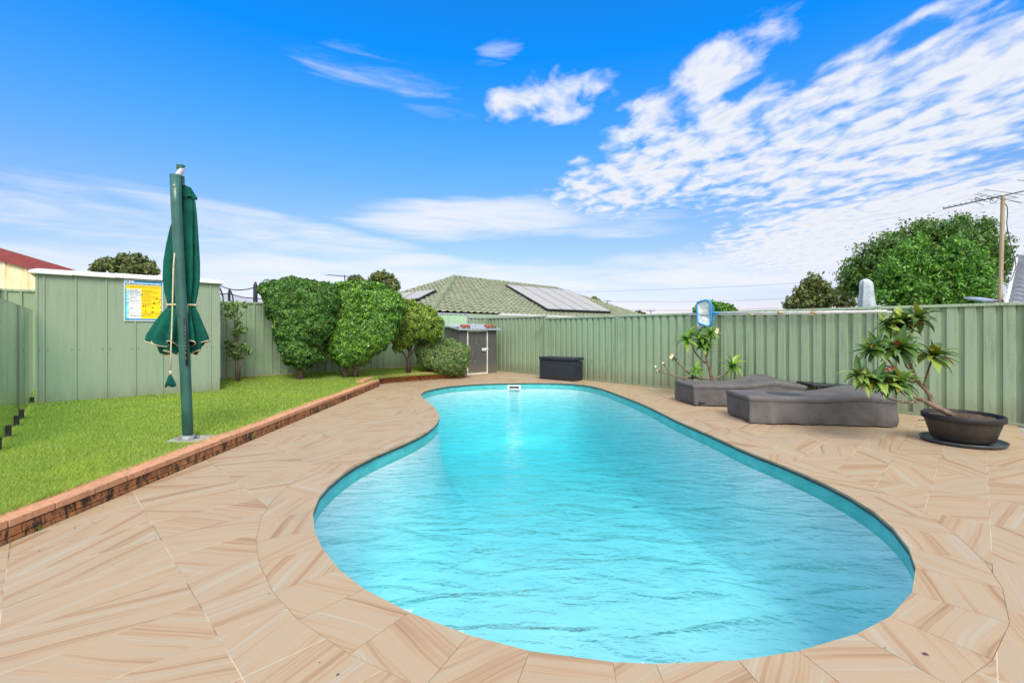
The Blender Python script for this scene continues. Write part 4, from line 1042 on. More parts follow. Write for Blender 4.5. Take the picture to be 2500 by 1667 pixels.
# trees beyond the fences
def far_tree(label, base_px, Y, blobs, n_, size, mat, seed, lump=.35, inner=.3, name='tree', limbs=True, jitter=.8, aspect=.5, lf=2.2):
    random.seed(seed); B_ = [pblob(x, y, r_, Y, .9, (r_/F*Y)*.5*math.sin(i*2.3), .85) for i, (x, y, r_) in enumerate(blobs)]
    tb = Vector(((base_px-CXP)/F*Y, Y, -.03)); top = P(base_px, min(b_[1] for b_ in blobs)+15, Y); fork = tb.lerp(top, .45)
    tr_ = [(wob(tb, fork, 4, .08), .02*Y*.6, .012*Y*.6)]
    for b_ in B_[:10]: tr_.append((wob(fork, Vector(b_[0]), 4, .12), .006*Y, .0015*Y))
    return bushy(name, label, 'tree', tb, B_, n_, size, mat, tr_, 'darkbark', lump, inner, aspect, seed=seed, jitter=jitter, lf=lf)
far_tree('spreading flat-topped tree seen above the roof of the green shed', 310, 42,
         [(245,650,13),(262,640,13),(275,652,12),(300,632,13),(318,640,14),(335,632,12),(350,642,12),(365,655,13),(378,664,8),(290,655,13),(330,655,14),(232,658,9),(345,665,10),(310,668,14)], 6500, .34, M['treeC'], 21, .7, .15)
far_tree('round gum tree above the hedge, nearest the green roofed house', 940, 45,
         [(938,680,14),(955,690,13),(925,676,11),(912,684,10),(965,700,9),(945,700,12),(930,695,11)], 3600, .34, M['treeC'], 22, .7, .15)
far_tree('small rounded tree top beside the antenna, above the hedge', 868, 48, [(860,684,9),(872,682,10),(885,688,8),(865,694,10),(850,690,6)], 2400, .30, M['treeC'], 23, .4)
far_tree('distant tree just right of the green tiled roof', 1447, 75, [(1440,733,6),(1450,731,7),(1460,736,6),(1448,740,8)], 900, .5, M['treeC'], 24, .3)
far_tree('tiny distant treetop just above the right fence, left of the blue pool net', 1558, 90, [(1552,765,5),(1562,764,5),(1572,767,4)], 500, .6, M['treeC'], 25, .3)
far_tree('bright green rounded treetop behind the blue pool net', 1742, 38, [(1715,752,13),(1735,748,13),(1755,750,13),(1775,752,12),(1790,758,8),(1700,758,8),(1740,765,18)], 4500, .24, M['treeB'], 26, .35)
far_tree('olive green gum tree with open crown left of the big round tree', 1985, 40,
         [(1985,688,16),(1975,705,18),(2003,700,16),(1960,720,16),(1990,725,20),(2020,715,14),(1940,735,14),(2010,738,18),(1970,745,18),(1925,745,10),(2030,735,10)], 7000, .30, M['treeC'], 27, .7, .15)
far_tree('thin wispy tree between the olive gum and the big round tree', 2055, 38, [(2045,715,12),(2062,705,12),(2070,725,12),(2050,738,12),(2080,742,10),(2075,695,9)], 1500, .24, M['treeC'], 28, .6)
far_tree('huge round spreading dark green tree behind the right fence', 2280, 30,
         [(2120,640,36),(2100,680,34),(2160,610,34),(2200,600,38),(2250,580,38),(2300,570,34),(2345,562,30),(2390,575,34),(2420,605,34),(2440,640,28),(2150,660,40),(2230,640,40),(2420,670,34),(2350,610,50),(2085,705,22),(2280,620,50),(2450,620,12),(2455,610,10),(2120,700,30),(2075,670,20),(2062,700,14),(2180,585,18),(2255,550,16),(2345,535,14),(2410,548,14),(2095,640,16)], 34000, .20, M['treeA'], 29, .85, lf=3.0)
far_tree('bright leafy maple-like tree in front of the huge round tree, behind the right fence', 2290, 21,
         [(2210,620,26),(2240,600,24),(2190,660,28),(2235,650,30),(2285,660,32),(2340,610,26),(2370,625,26),(2330,650,34),(2385,660,28),(2170,695,26),(2210,700,34),(2260,705,36),(2320,705,36),(2375,700,34),(2410,705,18),(2330,595,18),(2155,725,20),(2200,730,26),(2300,730,34),(2400,730,24),(2360,740,24),(2240,745,24)], 30000, .15, M['treeB'], 30, .75, lf=3.0)

# ================================================================== UMBRELLA
Yu = 5.52
um = thing('cantilever_umbrella', 'closed dark green cantilever umbrella on a leaning green pole, standing on the lawn', 'umbrella', (P(458, 1071, Yu).x, Yu, .13))
def U(px, py, dY=0): return P(px, py, Yu+dY)
polep = [U(459, 1068), U(456, 990), U(452, 900), U(447, 800), U(440.5, 700), U(435.5, 600), U(430.5, 500), U(428, 428)]
mb = MB(); mb.tube(polep, [.056, .056, .056, .056, .056, .056, .056, .056], 20)
pole = mb.build('pole', M['pole'], um, smooth=True)
mb = MB(); p = U(458.5, 1069); mb.tube([(p.x, p.y, .125), (p.x, p.y, .137)], .125, 28); mb.tube([(p.x, p.y, .137), (p.x+.002, p.y, .175)], .066, 20)
for a in range(4): mb.tube([(p.x+.1*math.cos(a*1.57+.6), p.y+.1*math.sin(a*1.57+.6), .13), (p.x+.1*math.cos(a*1.57+.6), p.y+.1*math.sin(a*1.57+.6), .152)], .010, 8)
mb.build('base_plate', M['galv'], um)
cs = MB().box((p.x+.06, p.y-.02, .112), (.46, .34, .05), .15).build('concrete_slab', M['concrete'], None, bevel=.01)
tag(cs, 'small grey concrete footing slab under the umbrella foot, sunk in the lawn', 'slab')
mb = MB(); a, b_ = U(452, 775, -.058), U(457, 892, -.058); mb.tube([a, b_], .011, 8); 
trk = mb.build('crank_track', M['black'], pole, smooth=True)
mb = MB()
for i in range(9):
    q = a.lerp(b_, .2+i*.08+.02*math.sin(i*5)); mb.tube([q+Vector((-.004, -.0105, 0)), q+Vector((-.001, -.0105, .008+.008*math.sin(i*3)**2))], .002, 5)
build_each(mb, 'worn_paint', M['alu'], trk)
mb = MB(); mb.tube([U(425, 452, -.06), U(425, 452, -.045)], .014, 10); mb.build('bolt', M['galv'], pole)
mb = MB(); mb.tube([U(431, 432, .02), U(440, 420, .06), U(447, 412, .12), U(449, 416, .28)], [.035, .034, .03, .022], 10)
mb.build('arm', M['galv'], um, smooth=True)
MB().box(U(441.5, 409, .1), (.075, .06, .06)).box(U(443, 442, .1), (.05, .05, .12)).build('arm_bracket', M['pole'], um, bevel=.006) if False else [MB().box(*q_).build('arm_bracket', M['pole'], um, bevel=.006) for q_ in ((U(441.5, 409, .1), (.075, .06, .06)), (U(443, 442, .1), (.05, .05, .12)))]
# folded canopy
cdY = .17
def ringv(z_py, cx, rx, ry, pl_n, pl_a, ph, seg=144, scal=0.0, skew=0.0):
    c = U(cx, z_py, cdY); out = []
    for i in range(seg):
        t = 2*math.pi*i/seg
        pr_ = 1+pl_a*(math.sin(pl_n*t+ph)+.45*math.sin((pl_n*1.6)//1*t+ph*1.7+1)+.25*math.sin(3*t+ph))
        out.append(c+Vector((rx*pr_*math.cos(t), ry*pr_*math.sin(t), scal*math.sin(pl_n*t+ph+.5)+skew*math.cos(t))))
    return out
k1 = Yu/F
prof = [(459,457,9,.10),(470,458,13,.10),(490,458,18,.12),(520,455,24,.14),(560,450,31,.15),(600,447,36,.15),(640,445,40,.15),(680,444,41,.14),(715,444,37,.12),(738,444.5,33,.09),(745,445,31.5,.07),
        (752,444.5,33,.10),(765,441,41,.15),(785,438,50,.19),(805,436,58,.22),(822,435,64,.24),(838,435.5,66,.26)]
rings_ = [ringv(py, cx, rx*k1/(1+pa*.6), rx*k1*.62, 9, pa, .6+.0012*(py-460), scal=(.0 if py < 800 else (py-800)*.0009)) for py, cx, rx, pa in prof]
mb = MB(); seg = 144
for r_ in rings_: mb.v += [tuple(v) for v in r_]
for i in range(len(rings_)-1):
    mb.f += [(i*seg+j, i*seg+(j+1) % seg, (i+1)*seg+(j+1) % seg, (i+1)*seg+j) for j in range(seg)]
mb.f.append(tuple(range(seg))[::-1])
can = mb.build('canopy', M['umb'], um, smooth=True)
mb = MB(); mb.tube([v for v in rings_[-1]]+[rings_[-1][0]], .006, 5, cap=False); mb.build('piping', M['rope'], can, smooth=True)
mb = MB(); mb.tube([v+Vector((0, 0, .0)) for v in [a.lerp(b2, .5)*1.0 for a, b2 in zip(rings_[14], rings_[15])]]+[rings_[14][0].lerp(rings_[15][0], .5)], .0035, 4, cap=False); mb.build('hem', M['umb'], can, smooth=True)
lowr = [ringv(py, 441, rx*k1, rx*k1*.62, 7, pa, 2.1, scal=sc_) for py, rx, pa, sc_ in ((812, 48, .16, 0), (840, 46, .2, .01), (860, 40, .26, .03))]
mb = MB()
for r_ in lowr: mb.v += [tuple(v) for v in r_]
for i in range(2): mb.f += [(i*seg+j, i*seg+(j+1) % seg, (i+1)*seg+(j+1) % seg, (i+1)*seg+j) for j in range(seg)]
val = mb.build('lower_fold', M['umb'], can, smooth=True)
mb = MB(); mb.tube(lowr[-1]+[lowr[-1][0]], .006, 5, cap=False); mb.build('lower_piping', M['rope'], val, smooth=True) if False else mb.build('piping', M['rope'], can, smooth=True)
capr = [ringv(py, cx, rx*k1, rx*k1*.75, 6, pa, .3, scal=sc_, skew=-.012) for py, cx, rx, pa, sc_ in ((451, 451, 3, 0, 0), (455, 454, 11, .05, 0), (468, 457, 15, .08, 0), (483, 459, 19.5, .13, .012))]
mb = MB()
for r_ in capr: mb.v += [tuple(v) for v in r_]
for i in range(3): mb.f += [(i*seg+j, i*seg+(j+1) % seg, (i+1)*seg+(j+1) % seg, (i+1)*seg+j) for j in range(seg)]
mb.f.append(tuple(range(seg))[::-1]); mb.build('top_flap', M['umb'], um, smooth=True)
mb = MB(); mb.tube([v.lerp(U(445, 745, cdY), -.05) for v in rings_[10]]+[rings_[10][0].lerp(U(445, 745, cdY), -.05)], .013, 6, cap=False)
mb.box(U(457, 756, -.06+.12), (.018, .01, .09)); mb.build('tie_strap', M['rope'], um, smooth=True)
mb = MB(); mb.tube([U(428, 600, -.02), U(423.5, 650, -.10), U(421, 750, -.14), U(417.5, 850, -.16), U(416.5, 905, -.16)], .0075, 6); mb.tube([U(416.5, 905, -.16), U(416, 915, -.16)], .012, 8)
mb.build('cord', M['rope'], um, smooth=True)
tz = [(914, 2), (922, 5), (935, 9), (943, 10.5)]
mb = MB(); tr_ = []
for py, rx in tz:
    c = U(415+ (py-914)*.0, py, -.16)
    tr_.append([c+Vector((rx*k1*(1+.22*math.sin(5*t_)+.15*math.sin(3*t_+1))*math.cos(t_), rx*k1*.6*(1+.2*math.sin(5*t_))*math.sin(t_), .010*math.sin(3*t_)*(py > 930))) for t_ in [2*math.pi*i/40 for i in range(40)]])
for r_ in tr_: mb.v += [tuple(v) for v in r_]
for i in range(3): mb.f += [(i*40+j, i*40+(j+1) % 40, (i+1)*40+(j+1) % 40, (i+1)*40+j) for j in range(40)]
mb.f.append(tuple(3*40+j for j in range(40))); mb.build('hanging_cloth_end', M['umb'], um, smooth=True)

# ================================================================== STORAGE BOX
bC = Vector((1.67, 12.80, 0)); bl = Vector((.79, 13.58, 0)); bd = (bC-bl).normalized(); bs = Vector((-bd.y, bd.x, 0)); ba = math.atan2(bd.y, bd.x); BL_ = (bC-bl).length
sb_ = thing('storage_box', 'black plastic deck storage box against the green fence beyond the far end of the pool', 'box', bl.lerp(bC, .5))
def BX(x, y, z): return bl+bd*x+bs*y+Vector((0, 0, z))
mb = MB(); x = .02
mb.box(BX(BL_/2, .24, .28), (BL_-.03, .45, .54), ba)
while x < BL_-.04: mb.box(BX(x+.035, .013, .28), (.058, .014, .46), ba); x += .072
yq = .03
while yq < .42: mb.box(BX(BL_-.013, yq+.03, .28), (.014, .05, .46), ba); yq += .064
mb.box(BX(.015, .24, .28), (.03, .47, .56), ba)
mb.build('body', M['blackplastic'], sb_, bevel=.004)
mb = MB(); mb.box(BX(BL_/2, .24, .605), (BL_+.03, .51, .075), ba); mb.box(BX(BL_/2, -.02, .585), (.14, .02, .03), ba); mb.build('lid', M['blackplastic'], sb_, bevel=.012)

# ================================================================== COVERED LOUNGERS
def lounger(label, A, B, C_, D_, zt, hump, seed, wet=None, low=.0):
    rnd = random.Random(seed); A, B, C_, D_ = [Vector((*p, 0)) for p in (A, B, C_, D_)]
    root = thing('covered_sun_lounger', label, 'sun lounger', (A+B+C_+D_)/4, 'loungers under grey weather covers')
    ni, nj = 72, 26; V_, F_ = [], []
    def top(s_, t_):
        p = A.lerp(B, s_).lerp(D_.lerp(C_, s_), t_)
        e = min(s_*(B-A).length, (1-s_)*(B-A).length, t_*(D_-A).length, (1-t_)*(D_-A).length)
        z = zt-.012*max(0, 1-e/.05)**2+hump(s_, t_)-.018*math.sin(math.pi*s_)*math.sin(math.pi*t_)+.006*mnoise.noise(Vector((p.x*5, p.y*5, seed)))+.005*mnoise.noise(Vector((p.x*1.7, p.y*2.2, seed+4)))
        return Vector((p.x, p.y, z))
    for j in range(nj+1):
        for i in range(ni+1): V_.append(top(i/ni, j/nj))
    W_ = ni+1
    F_ += [(j*W_+i, j*W_+i+1, (j+1)*W_+i+1, (j+1)*W_+i) for j in range(nj) for i in range(ni)]
    loop = [i for i in range(ni)]+[j*W_+ni for j in range(nj)]+[nj*W_+i for i in range(ni, 0, -1)]+[j*W_ for j in range(nj, 0, -1)]
    cen = (A+B+C_+D_)/4; prev = loop; nl = len(loop); rows = 12; per = 0; pts0 = [V_[i] for i in loop]; acc = [0]
    for i in range(nl): acc.append(acc[-1]+(pts0[(i+1) % nl]-pts0[i]).length)
    seam = []
    for r_ in range(1, rows+1):
        f_ = r_/rows; cur = []
        for q in range(nl):
            p0 = pts0[q]; nx_ = pts0[(q+2) % nl]-pts0[q-2]; nv = Vector((nx_.y, -nx_.x, 0)).normalized()
            u_ = acc[q]; cxy = V_[loop[q]]
            fold = .042*f_*mnoise.noise(Vector((u_*3.0, f_*.7, seed*3)))+.036*f_*mnoise.noise(Vector((u_*8, f_*.9+u_*.5, seed)))+.014*f_*math.sin(u_*9+2*mnoise.noise(Vector((u_*2, 0, seed)))*4)
            fold += .07*f_*(abs(mnoise.noise(Vector((u_*2.6+f_*.5, f_*.8, seed+9))))-.15)
            if f_ > .8: fold -= .05*(f_-.8)
            if nv.x > .6: fold -= .12*f_
            if nv.x < -.6: fold -= .03*f_
            z = p0.z*(1-f_)+(.018+.012*mnoise.noise(Vector((u_*4, 1, seed))))*f_
            sh_ = low*f_*max(0, (u_-acc[ni])/(acc[ni+nj]-acc[ni])) if False else 0
            V_.append(Vector((p0.x, p0.y, z))+nv*(fold+.012*math.sin(min(1, f_*6)*math.pi)*(1 if r_ < 3 else .5)))
            cur.append(len(V_)-1)
            if r_ == 2: seam.append(V_[-1]+nv*.003)
        F_ += [(prev[q], cur[q], cur[(q+1) % nl], prev[(q+1) % nl]) for q in range(nl)]; prev = cur
    mb = MB(); mb.v = [tuple(v) for v in V_]; mb.f = F_; cov = mb.build('cover', M['cover'], root, smooth=True)
    mb = MB(); mb.tube(seam+[seam[0]], .0045, 5, cap=False); mb.build('seam', M['coverseam'], cov, smooth=True)
    mb = MB()
    for (a_, b2) in ((A, B), (B, C_), (C_, D_), (D_, A)):
        pa, pb = a_.lerp(cen, .12), b2.lerp(cen, .12); mb.tube([pa+Vector((0, 0, .06)), pb+Vector((0, 0, .06))], .018, 6)
    for q in (A, B, C_, D_): p = q.lerp(cen, .12); mb.tube([p, p+Vector((0, 0, .2))], .02, 6)
    mb.build('frame', M['black'], root)
    if wet:
        V2, F2 = [], []; s0, t0, rs_, rt = wet
        for r_ in range(7):
            for a in range(36):
                an = 2*math.pi*a/36; rr_ = r_/6*(1+.18*mnoise.noise(Vector((math.cos(an)*1.5, math.sin(an)*1.5, seed))))
                p = top(s0+rs_*rr_*math.cos(an), t0+rt*rr_*math.sin(an)); V2.append(p+Vector((0, 0, .0035)))
        F2 = [(r_*36+a, r_*36+(a+1) % 36, (r_+1)*36+(a+1) % 36, (r_+1)*36+a) for r_ in range(6) for a in range(36)]
        mb = MB(); mb.v = [tuple(v) for v in V2]; mb.f = F2; mb.build('puddle', M['wet'], cov, smooth=True)
    return root
g_ = lambda x, c, w_: math.exp(-((x-c)/w_)**2)
l1 = lounger('farther covered sun lounger, its grey cover humped at the head end near the fence', (3.34, 8.68), (5.28, 8.42), (5.42, 9.18), (3.26, 9.42), .405, lambda s_, t_: .15*g_(s_, .72, .17)*(.55+.45*t_), 3)
l2 = lounger('nearer covered sun lounger, grey cover with a dark wet patch, beside the potted tree', (3.55, 7.06), (5.50, 6.74), (5.90, 7.52), (3.58, 7.88), .415, lambda s_, t_: .11*g_(s_, .80, .17)*(.4+.6*t_), 8, wet=(.33, .55, .13, .24))
tb_ = thing('side_table', 'low black flat side table between the covered loungers, mostly hidden by them', 'table', (5.9, 8.75, 0))
MB().box((5.95, 8.78, .40), (.95, .62, .035), -.1).build('table_top', M['blackplastic'], tb_, bevel=.006)
for sx in (-.4, .4):
    for sy in (-.24, .24): MB().box((5.95+sx, 8.78+sy, .19), (.05, .05, .39), -.1).build('leg', M['blackplastic'], tb_)

# ================================================================== POTTED FRANGIPANI
def long_leaf(mb, base, dirv, up, L, W_, droop):
    dirv = dirv.normalized(); side = dirv.cross(up); side = side.normalized() if side.length > .01 else Vector((1, 0, 0)); nsg = 5; row = []
    p = Vector(base); d = dirv.copy()
    for i in range(nsg+1):
        f_ = i/nsg; w_ = W_*math.sin(math.pi*min(1, (f_*.93+.07)**.8))*.5+.001; nv = side.cross(d).normalized()
        row.append((p-side*w_+nv*w_*.28, p.copy(), p+side*w_+nv*w_*.28)); p = p+d*(L/nsg); d = (d+Vector((0, 0, -droop/nsg))).normalized()
    o_ = len(mb.v)
    for r_ in row: mb.v += [tuple(x) for x in r_]
    for i in range(nsg):
        for k_ in (0, 1): mb.f.append((o_+i*3+k_, o_+i*3+k_+1, o_+(i+1)*3+k_+1, o_+(i+1)*3+k_))
def rosette(mb, c, ax, n_, L, rnd, W_=.26, droop=1.2):
    ax = ax.normalized(); e1 = ax.orthogonal().normalized(); e2 = ax.cross(e1)
    for i in range(n_):
        a = 2.399*i+rnd.uniform(-.3, .3); f_ = i/n_; el_ = 1.15-1.55*f_+rnd.uniform(-.15, .15)
        d = (e1*math.cos(a)+e2*math.sin(a))*math.cos(el_)+ax*math.sin(el_); l = L*rnd.uniform(.7, 1.2)
        long_leaf(mb, c+ax*(.03*(1-f_)), d, ax, l, l*W_, droop*rnd.uniform(.6, 1.3))
rnd = random.Random(5)
pc = Vector((5.62, 5.88, 0))
pt = thing('plant_pot', 'low wide dark brown plastic planter on a dark saucer, holding the leaning frangipani', 'pot', pc)
def lathe(mb, c, prof_, seg=56, rx=1, ry=1):
    o_ = len(mb.v)
    for r_, z in prof_: mb.v += [(c[0]+r_*rx*math.cos(2*math.pi*i/seg), c[1]+r_*ry*math.sin(2*math.pi*i/seg), c[2]+z) for i in range(seg)]
    for k_ in range(len(prof_)-1): mb.f += [(o_+k_*seg+i, o_+k_*seg+(i+1) % seg, o_+(k_+1)*seg+(i+1) % seg, o_+(k_+1)*seg+i) for i in range(seg)]
mb = MB(); lathe(mb, pc, [(.01, .045), (.285, .045), (.300, .06), (.365, .29), (.368, .30)]); mb.build('pot_body', M['potplastic'], pt, smooth=True)
mb = MB(); lathe(mb, pc, [(.366, .288), (.386, .290), (.394, .300), (.396, .352), (.386, .362), (.368, .358), (.362, .33), (.340, .20)]); mb.build('rim', M['black'], pt, smooth=True)
mb = MB()
for i in range(28):
    a = 2*math.pi*i/28; mb.tube([pc+Vector((.302*math.cos(a), .302*math.sin(a), .07)), pc+Vector((.3655*math.cos(a), .3655*math.sin(a), .288))], .0012, 4)
mb.build('stave_groove', M['potplastic'], pt)
so = MB(); bm = bmesh.new(); o_ = 0
nr_, ns_ = 14, 48; so.v = [tuple(pc+Vector((.355*r_/nr_*math.cos(2*math.pi*i/ns_), .355*r_/nr_*math.sin(2*math.pi*i/ns_), .315+.022*mnoise.noise(Vector((r_*.9, i*.5, 2)))))) for r_ in range(nr_+1) for i in range(ns_)]
so.f = [(r_*ns_+i, r_*ns_+(i+1) % ns_, (r_+1)*ns_+(i+1) % ns_, (r_+1)*ns_+i) for r_ in range(nr_) for i in range(ns_)]; so.build('soil', M['soil'], pt, smooth=True)
mb = MB(); lathe(mb, pc+Vector((-.0, .0, 0)), [(.01, .012), (.35, .012), (.385, .022), (.402, .048), (.412, .050), (.408, .036), (.392, .010), (.34, .003), (.01, .003)])
sc_o = mb.build('saucer', M['saucer'], None, smooth=True); tag(sc_o, 'round dark blue-grey plastic saucer under the wide planter', 'saucer')
Yp = 5.85
fp = thing('frangipani_tree', 'leaning frangipani with long dark leaves and a few red flowers, growing in the wide planter', 'plant', (pc.x-.1, pc.y, .32))
def Z3(x, y, dY=0): return P(2060+x/5.227, 740+y/5.227, Yp+dY)     # coordinates of the enlarged view
mb = MB()
mb.tube([Z3(1370, 1425, .02), Z3(1270, 1370), Z3(1150, 1310), Z3(1060, 1265), Z3(985, 1225)], [.036, .034, .031, .028, .026], 10)
mb.tube([Z3(1140, 1300), Z3(1115, 1240, .02), Z3(1100, 1180, .04), Z3(1050, 1105, .06), Z3(970, 1030, .08), Z3(915, 950, .08), Z3(890, 880, .08), Z3(850, 790, .1), Z3(805, 690, .12), Z3(790, 520, .14), Z3(755, 420, .12), Z3(690, 330, .12)], [.028, .027, .025, .024, .022, .021, .020, .018, .015, .013, .011, .009], 10)
mb.tube([Z3(1040, 1095, .06), Z3(1030, 1020, .05), Z3(1050, 950, .02), Z3(1080, 850, -.02), Z3(1125, 720, -.03)], [.016, .014, .013, .011, .009], 8)
mb.tube([Z3(985, 1230), Z3(930, 1255), Z3(840, 1270, -.05), Z3(760, 1265, -.1), Z3(640, 1240, -.12), Z3(520, 1200, -.12), Z3(440, 1090, -.1)], [.018, .016, .014, .013, .012, .01, .008], 8)
mb.tube([Z3(985, 1225), Z3(900, 1200, -.04), Z3(800, 1150, -.1), Z3(710, 1060, -.12)], [.02, .016, .012, .008], 8)
mb.tube([Z3(930, 1000, .08), Z3(850, 985, .02), Z3(720, 960, -.04)], [.014, .011, .008], 8)
mb.tube([Z3(880, 870, .08), Z3(800, 815, .02), Z3(780, 760, -.04), Z3(720, 620, -.08)], [.013, .011, .010, .008], 8)
mb.tube([Z3(900, 960, .08), Z3(740, 910, .04), Z3(640, 830, .02), Z3(540, 800), Z3(440, 840, -.02), Z3(340, 960, -.05), Z3(210, 960, -.05)], [.013, .012, .011, .01, .01, .009, .007], 8)
mb.tube([Z3(640, 830, .02), Z3(590, 750, .04), Z3(500, 650, .02), Z3(420, 590, .02)], [.011, .01, .009, .007], 8)
mb.tube([Z3(800, 480, .14), Z3(850, 400, .1), Z3(910, 290, .06), Z3(940, 210, .04)], [.012, .01, .009, .007], 8)
mb.build('trunk', M['bark'], fp, smooth=True)
mb = MB(); up = Vector((0, 0, 1)); left = Vector((-1, 0, 0))
for (x, y, dy_, n_, L, ax) in [(690, 260, .12, 24, .25, up), (940, 210, .04, 22, .25, up+Vector((.2, 0, 0))), (710, 590, -.08, 28, .27, up+Vector((-.1, -.35, 0))), (430, 590, .02, 24, .25, up+left*.5), (1125, 690, -.03, 28, .28, up+Vector((.25, -.2, 0))),
                           (205, 930, -.05, 22, .23, up+left*.4), (450, 1030, -.1, 24, .25, up+Vector((-.2, -.2, 0))), (700, 1030, -.12, 26, .25, up+Vector((.1, -.3, 0))), (560, 620, .1, 14, .23, up+left*.2), (840, 340, .1, 12, .22, up), (620, 990, .05, 14, .22, up), (560, 300, .14, 18, .22, up+left*.4), (800, 250, .1, 14, .22, up), (330, 620, .0, 16, .22, up+left*.5), (800, 620, 0, 16, .22, up+Vector((.3, -.2, 0))), (330, 1010, -.08, 18, .22, up+left*.3), (560, 1060, -.14, 18, .23, up+Vector((0, -.3, 0))), (700, 400, .1, 12, .22, up)]:
    rosette(mb, Z3(x, y, dy_), Vector(ax), n_, L, rnd, .33, 1.25)
mb.build('leaves', M['frangi2'], fp)
mb = MB()
for (x, y) in ((665, 510), (545, 845), (612, 828)):
    c = Z3(x, y, -.16)
    for a in range(5): 
        d = Vector((math.cos(a*1.26), -.4, math.sin(a*1.26))); long_leaf(mb, c, d, Vector((0, -1, 0)), .030, .022, .2)
mb.build('red_flowers', M['red'], fp)
mb = MB()
for (x, y, dx_, dy2) in ((715, 590, 0, -70), (700, 570, -20, -70), (735, 570, 20, -60), (590, 890, -25, -40), (610, 890, 5, -50), (190, 900, -30, -60), (205, 900, 0, -60)):
    mb.tube([Z3(x, y, -.08), Z3(x+dx_, y+dy2, -.09)], [.004, .003], 5)
mb.tube([Z3(940, 200, .04), Z3(935, 130, .04)], .005, 5); mb.build('flower_stalk', M['darkbark'], fp)

# frangipani behind the loungers
Yq = 9.75; fq = thing('frangipani_tree', 'bright leaved frangipani with bare side branches, between the fence and the farther lounger', 'plant', (P(1737, 921, Yq).x, Yq, 0))
def Z4(x, y, dY=0): return P(1560+x/3.733, 640+y/3.733, Yq+dY)
mb = MB(); bq = Z4(665, 1060); root0 = Vector((bq.x+.05, Yq, 0))
mb.tube([root0, bq, Z4(650, 1000), Z4(625, 920), Z4(610, 860), Z4(600, 800), Z4(575, 770)], [.05, .036, .03, .026, .022, .018, .014], 9)
mb.tube([Z4(610, 920), Z4(560, 880), Z4(510, 820), Z4(480, 750), Z4(440, 720)], [.02, .018, .016, .014, .010], 8)
mb.tube([Z4(620, 860, .04), Z4(630, 800, .05), Z4(655, 700, .06), Z4(680, 650, .06)], [.018, .016, .013, .010], 8)
mb.tube([bq, Z4(700, 1055), Z4(760, 1035, -.05), Z4(810, 1000, -.05), Z4(850, 955, -.05)], [.024, .02, .018, .015, .011], 8)
mb.tube([bq, Z4(560, 1062, .03), Z4(500, 1048), Z4(430, 990), Z4(370, 930), Z4(320, 880), Z4(290, 865)], [.024, .022, .02, .018, .016, .012, .008], 8)
mb.tube([Z4(370, 925), Z4(345, 900), Z4(350, 880)], [.010, .008, .006], 6)
mb.tube([Z4(500, 1055), Z4(400, 1055), Z4(290, 1025), Z4(230, 1010), Z4(180, 985), Z4(150, 965)], [.02, .018, .015, .012, .010, .006], 8)
mb.tube([Z4(290, 1025), Z4(250, 975), Z4(225, 930)], [.011, .009, .006], 6)
mb.tube([Z4(515, 1055, -.1), Z4(518, 1010, -.1)], [.014, .009], 6)
mb.build('trunk', M['bark'], fq, smooth=True)
mb = MB(); rnd = random.Random(9)
for (x, y, dy_, n_, L) in [(430, 715, 0, 14, .25), (485, 665, .1, 12, .20), (555, 700, 0, 13, .22), (575, 765, -.05, 15, .25), (655, 665, .06, 15, .24), (850, 950, -.05, 13, .26), (520, 1000, -.1, 11, .20), (610, 740, 0, 10, .22)]:
    rosette(mb, Z4(x, y, dy_), Vector((rnd.uniform(-.15, .15), -.25, 1)), int(n_*1.5), L*1.15, rnd, .27, 1.4)
mb.build('leaves', M['frangi'], fq)
mb = MB()
for (x, y, s_) in ((705, 630, 1), (712, 612, .8), (290, 862, 1), (300, 845, .8), (165, 985, .4), (215, 915, .5), (150, 948, .5)):
    for a in range(5):
        d = Vector((math.cos(a*1.26), -.5, math.sin(a*1.26))); long_leaf(mb, Z4(x, y, -.03), d, Vector((0, -1, 0)), .05*s_, .035*s_, .2)
mb.build('cream_flowers', M['cream_petal'], fq)
mb = MB(); rnd = random.Random(4)
for (x, y, n_) in ((165, 985, 7), (225, 930, 6), (320, 875, 9), (345, 880, 5), (690, 640, 5), (195, 990, 4)):
    for i in range(n_): long_leaf(mb, Z4(x, y), Vector((rnd.uniform(-1, 1), rnd.uniform(-1, 1), rnd.uniform(-1.2, .6))), up, rnd.uniform(.05, .12), .018, 1)
mb.build('withered_leaves', M['darkbark'], fq)

# ================================================================== POOL POLES AND NET ON THE FENCE
def fpt(px, py, off_=.05):
    Yf = 13.2/((px-CXP)/F+.84); q = P(px, py, Yf); return q+Vector((-.766, -.643, 0))*off_
pn = thing('pool_net', 'blue framed pool leaf net on a long white pole, hung along the right fence', 'net', fpt(1760, 760))
def poly3(mb, pts, r_, seg=8, close=False):
    mb.tube(pts+([pts[0]] if close else []), r_, seg, cap=not close)
fr_ = [fpt(*c, .10) for c in ((1709, 739), (1716, 736), (1730, 733), (1737, 735), (1740, 742), (1742, 765), (1742, 790), (1738, 796), (1730, 796), (1716, 791), (1709, 786), (1707, 765), (1706, 745))]
mb = MB(); poly3(mb, fr_, .022, 8, True); mb.build('net_frame', M['bluep'], pn, smooth=True)
fr2 = [fpt(*c, .085) for c in ((1738, 737), (1745, 752), (1748, 772), (1745, 790), (1738, 796))]
mb = MB()
for i in range(26):
    t_ = i/25*3.99; k_ = int(t_); q = fr2[k_].lerp(fr2[k_+1], t_-k_); mb.tube([q+Vector((-.02, 0, 0)), q+Vector((.025, -.01, .0))], .005, 5)
mb.build('comb_edge', M['bluep'], pn)
cen = sum(fr_, Vector())/len(fr_); mb = MB(); nrg = 6; nn = 44
per_ = resample([np.array((p.x, p.y, p.z))[:2] for p in fr_], 1) if False else None
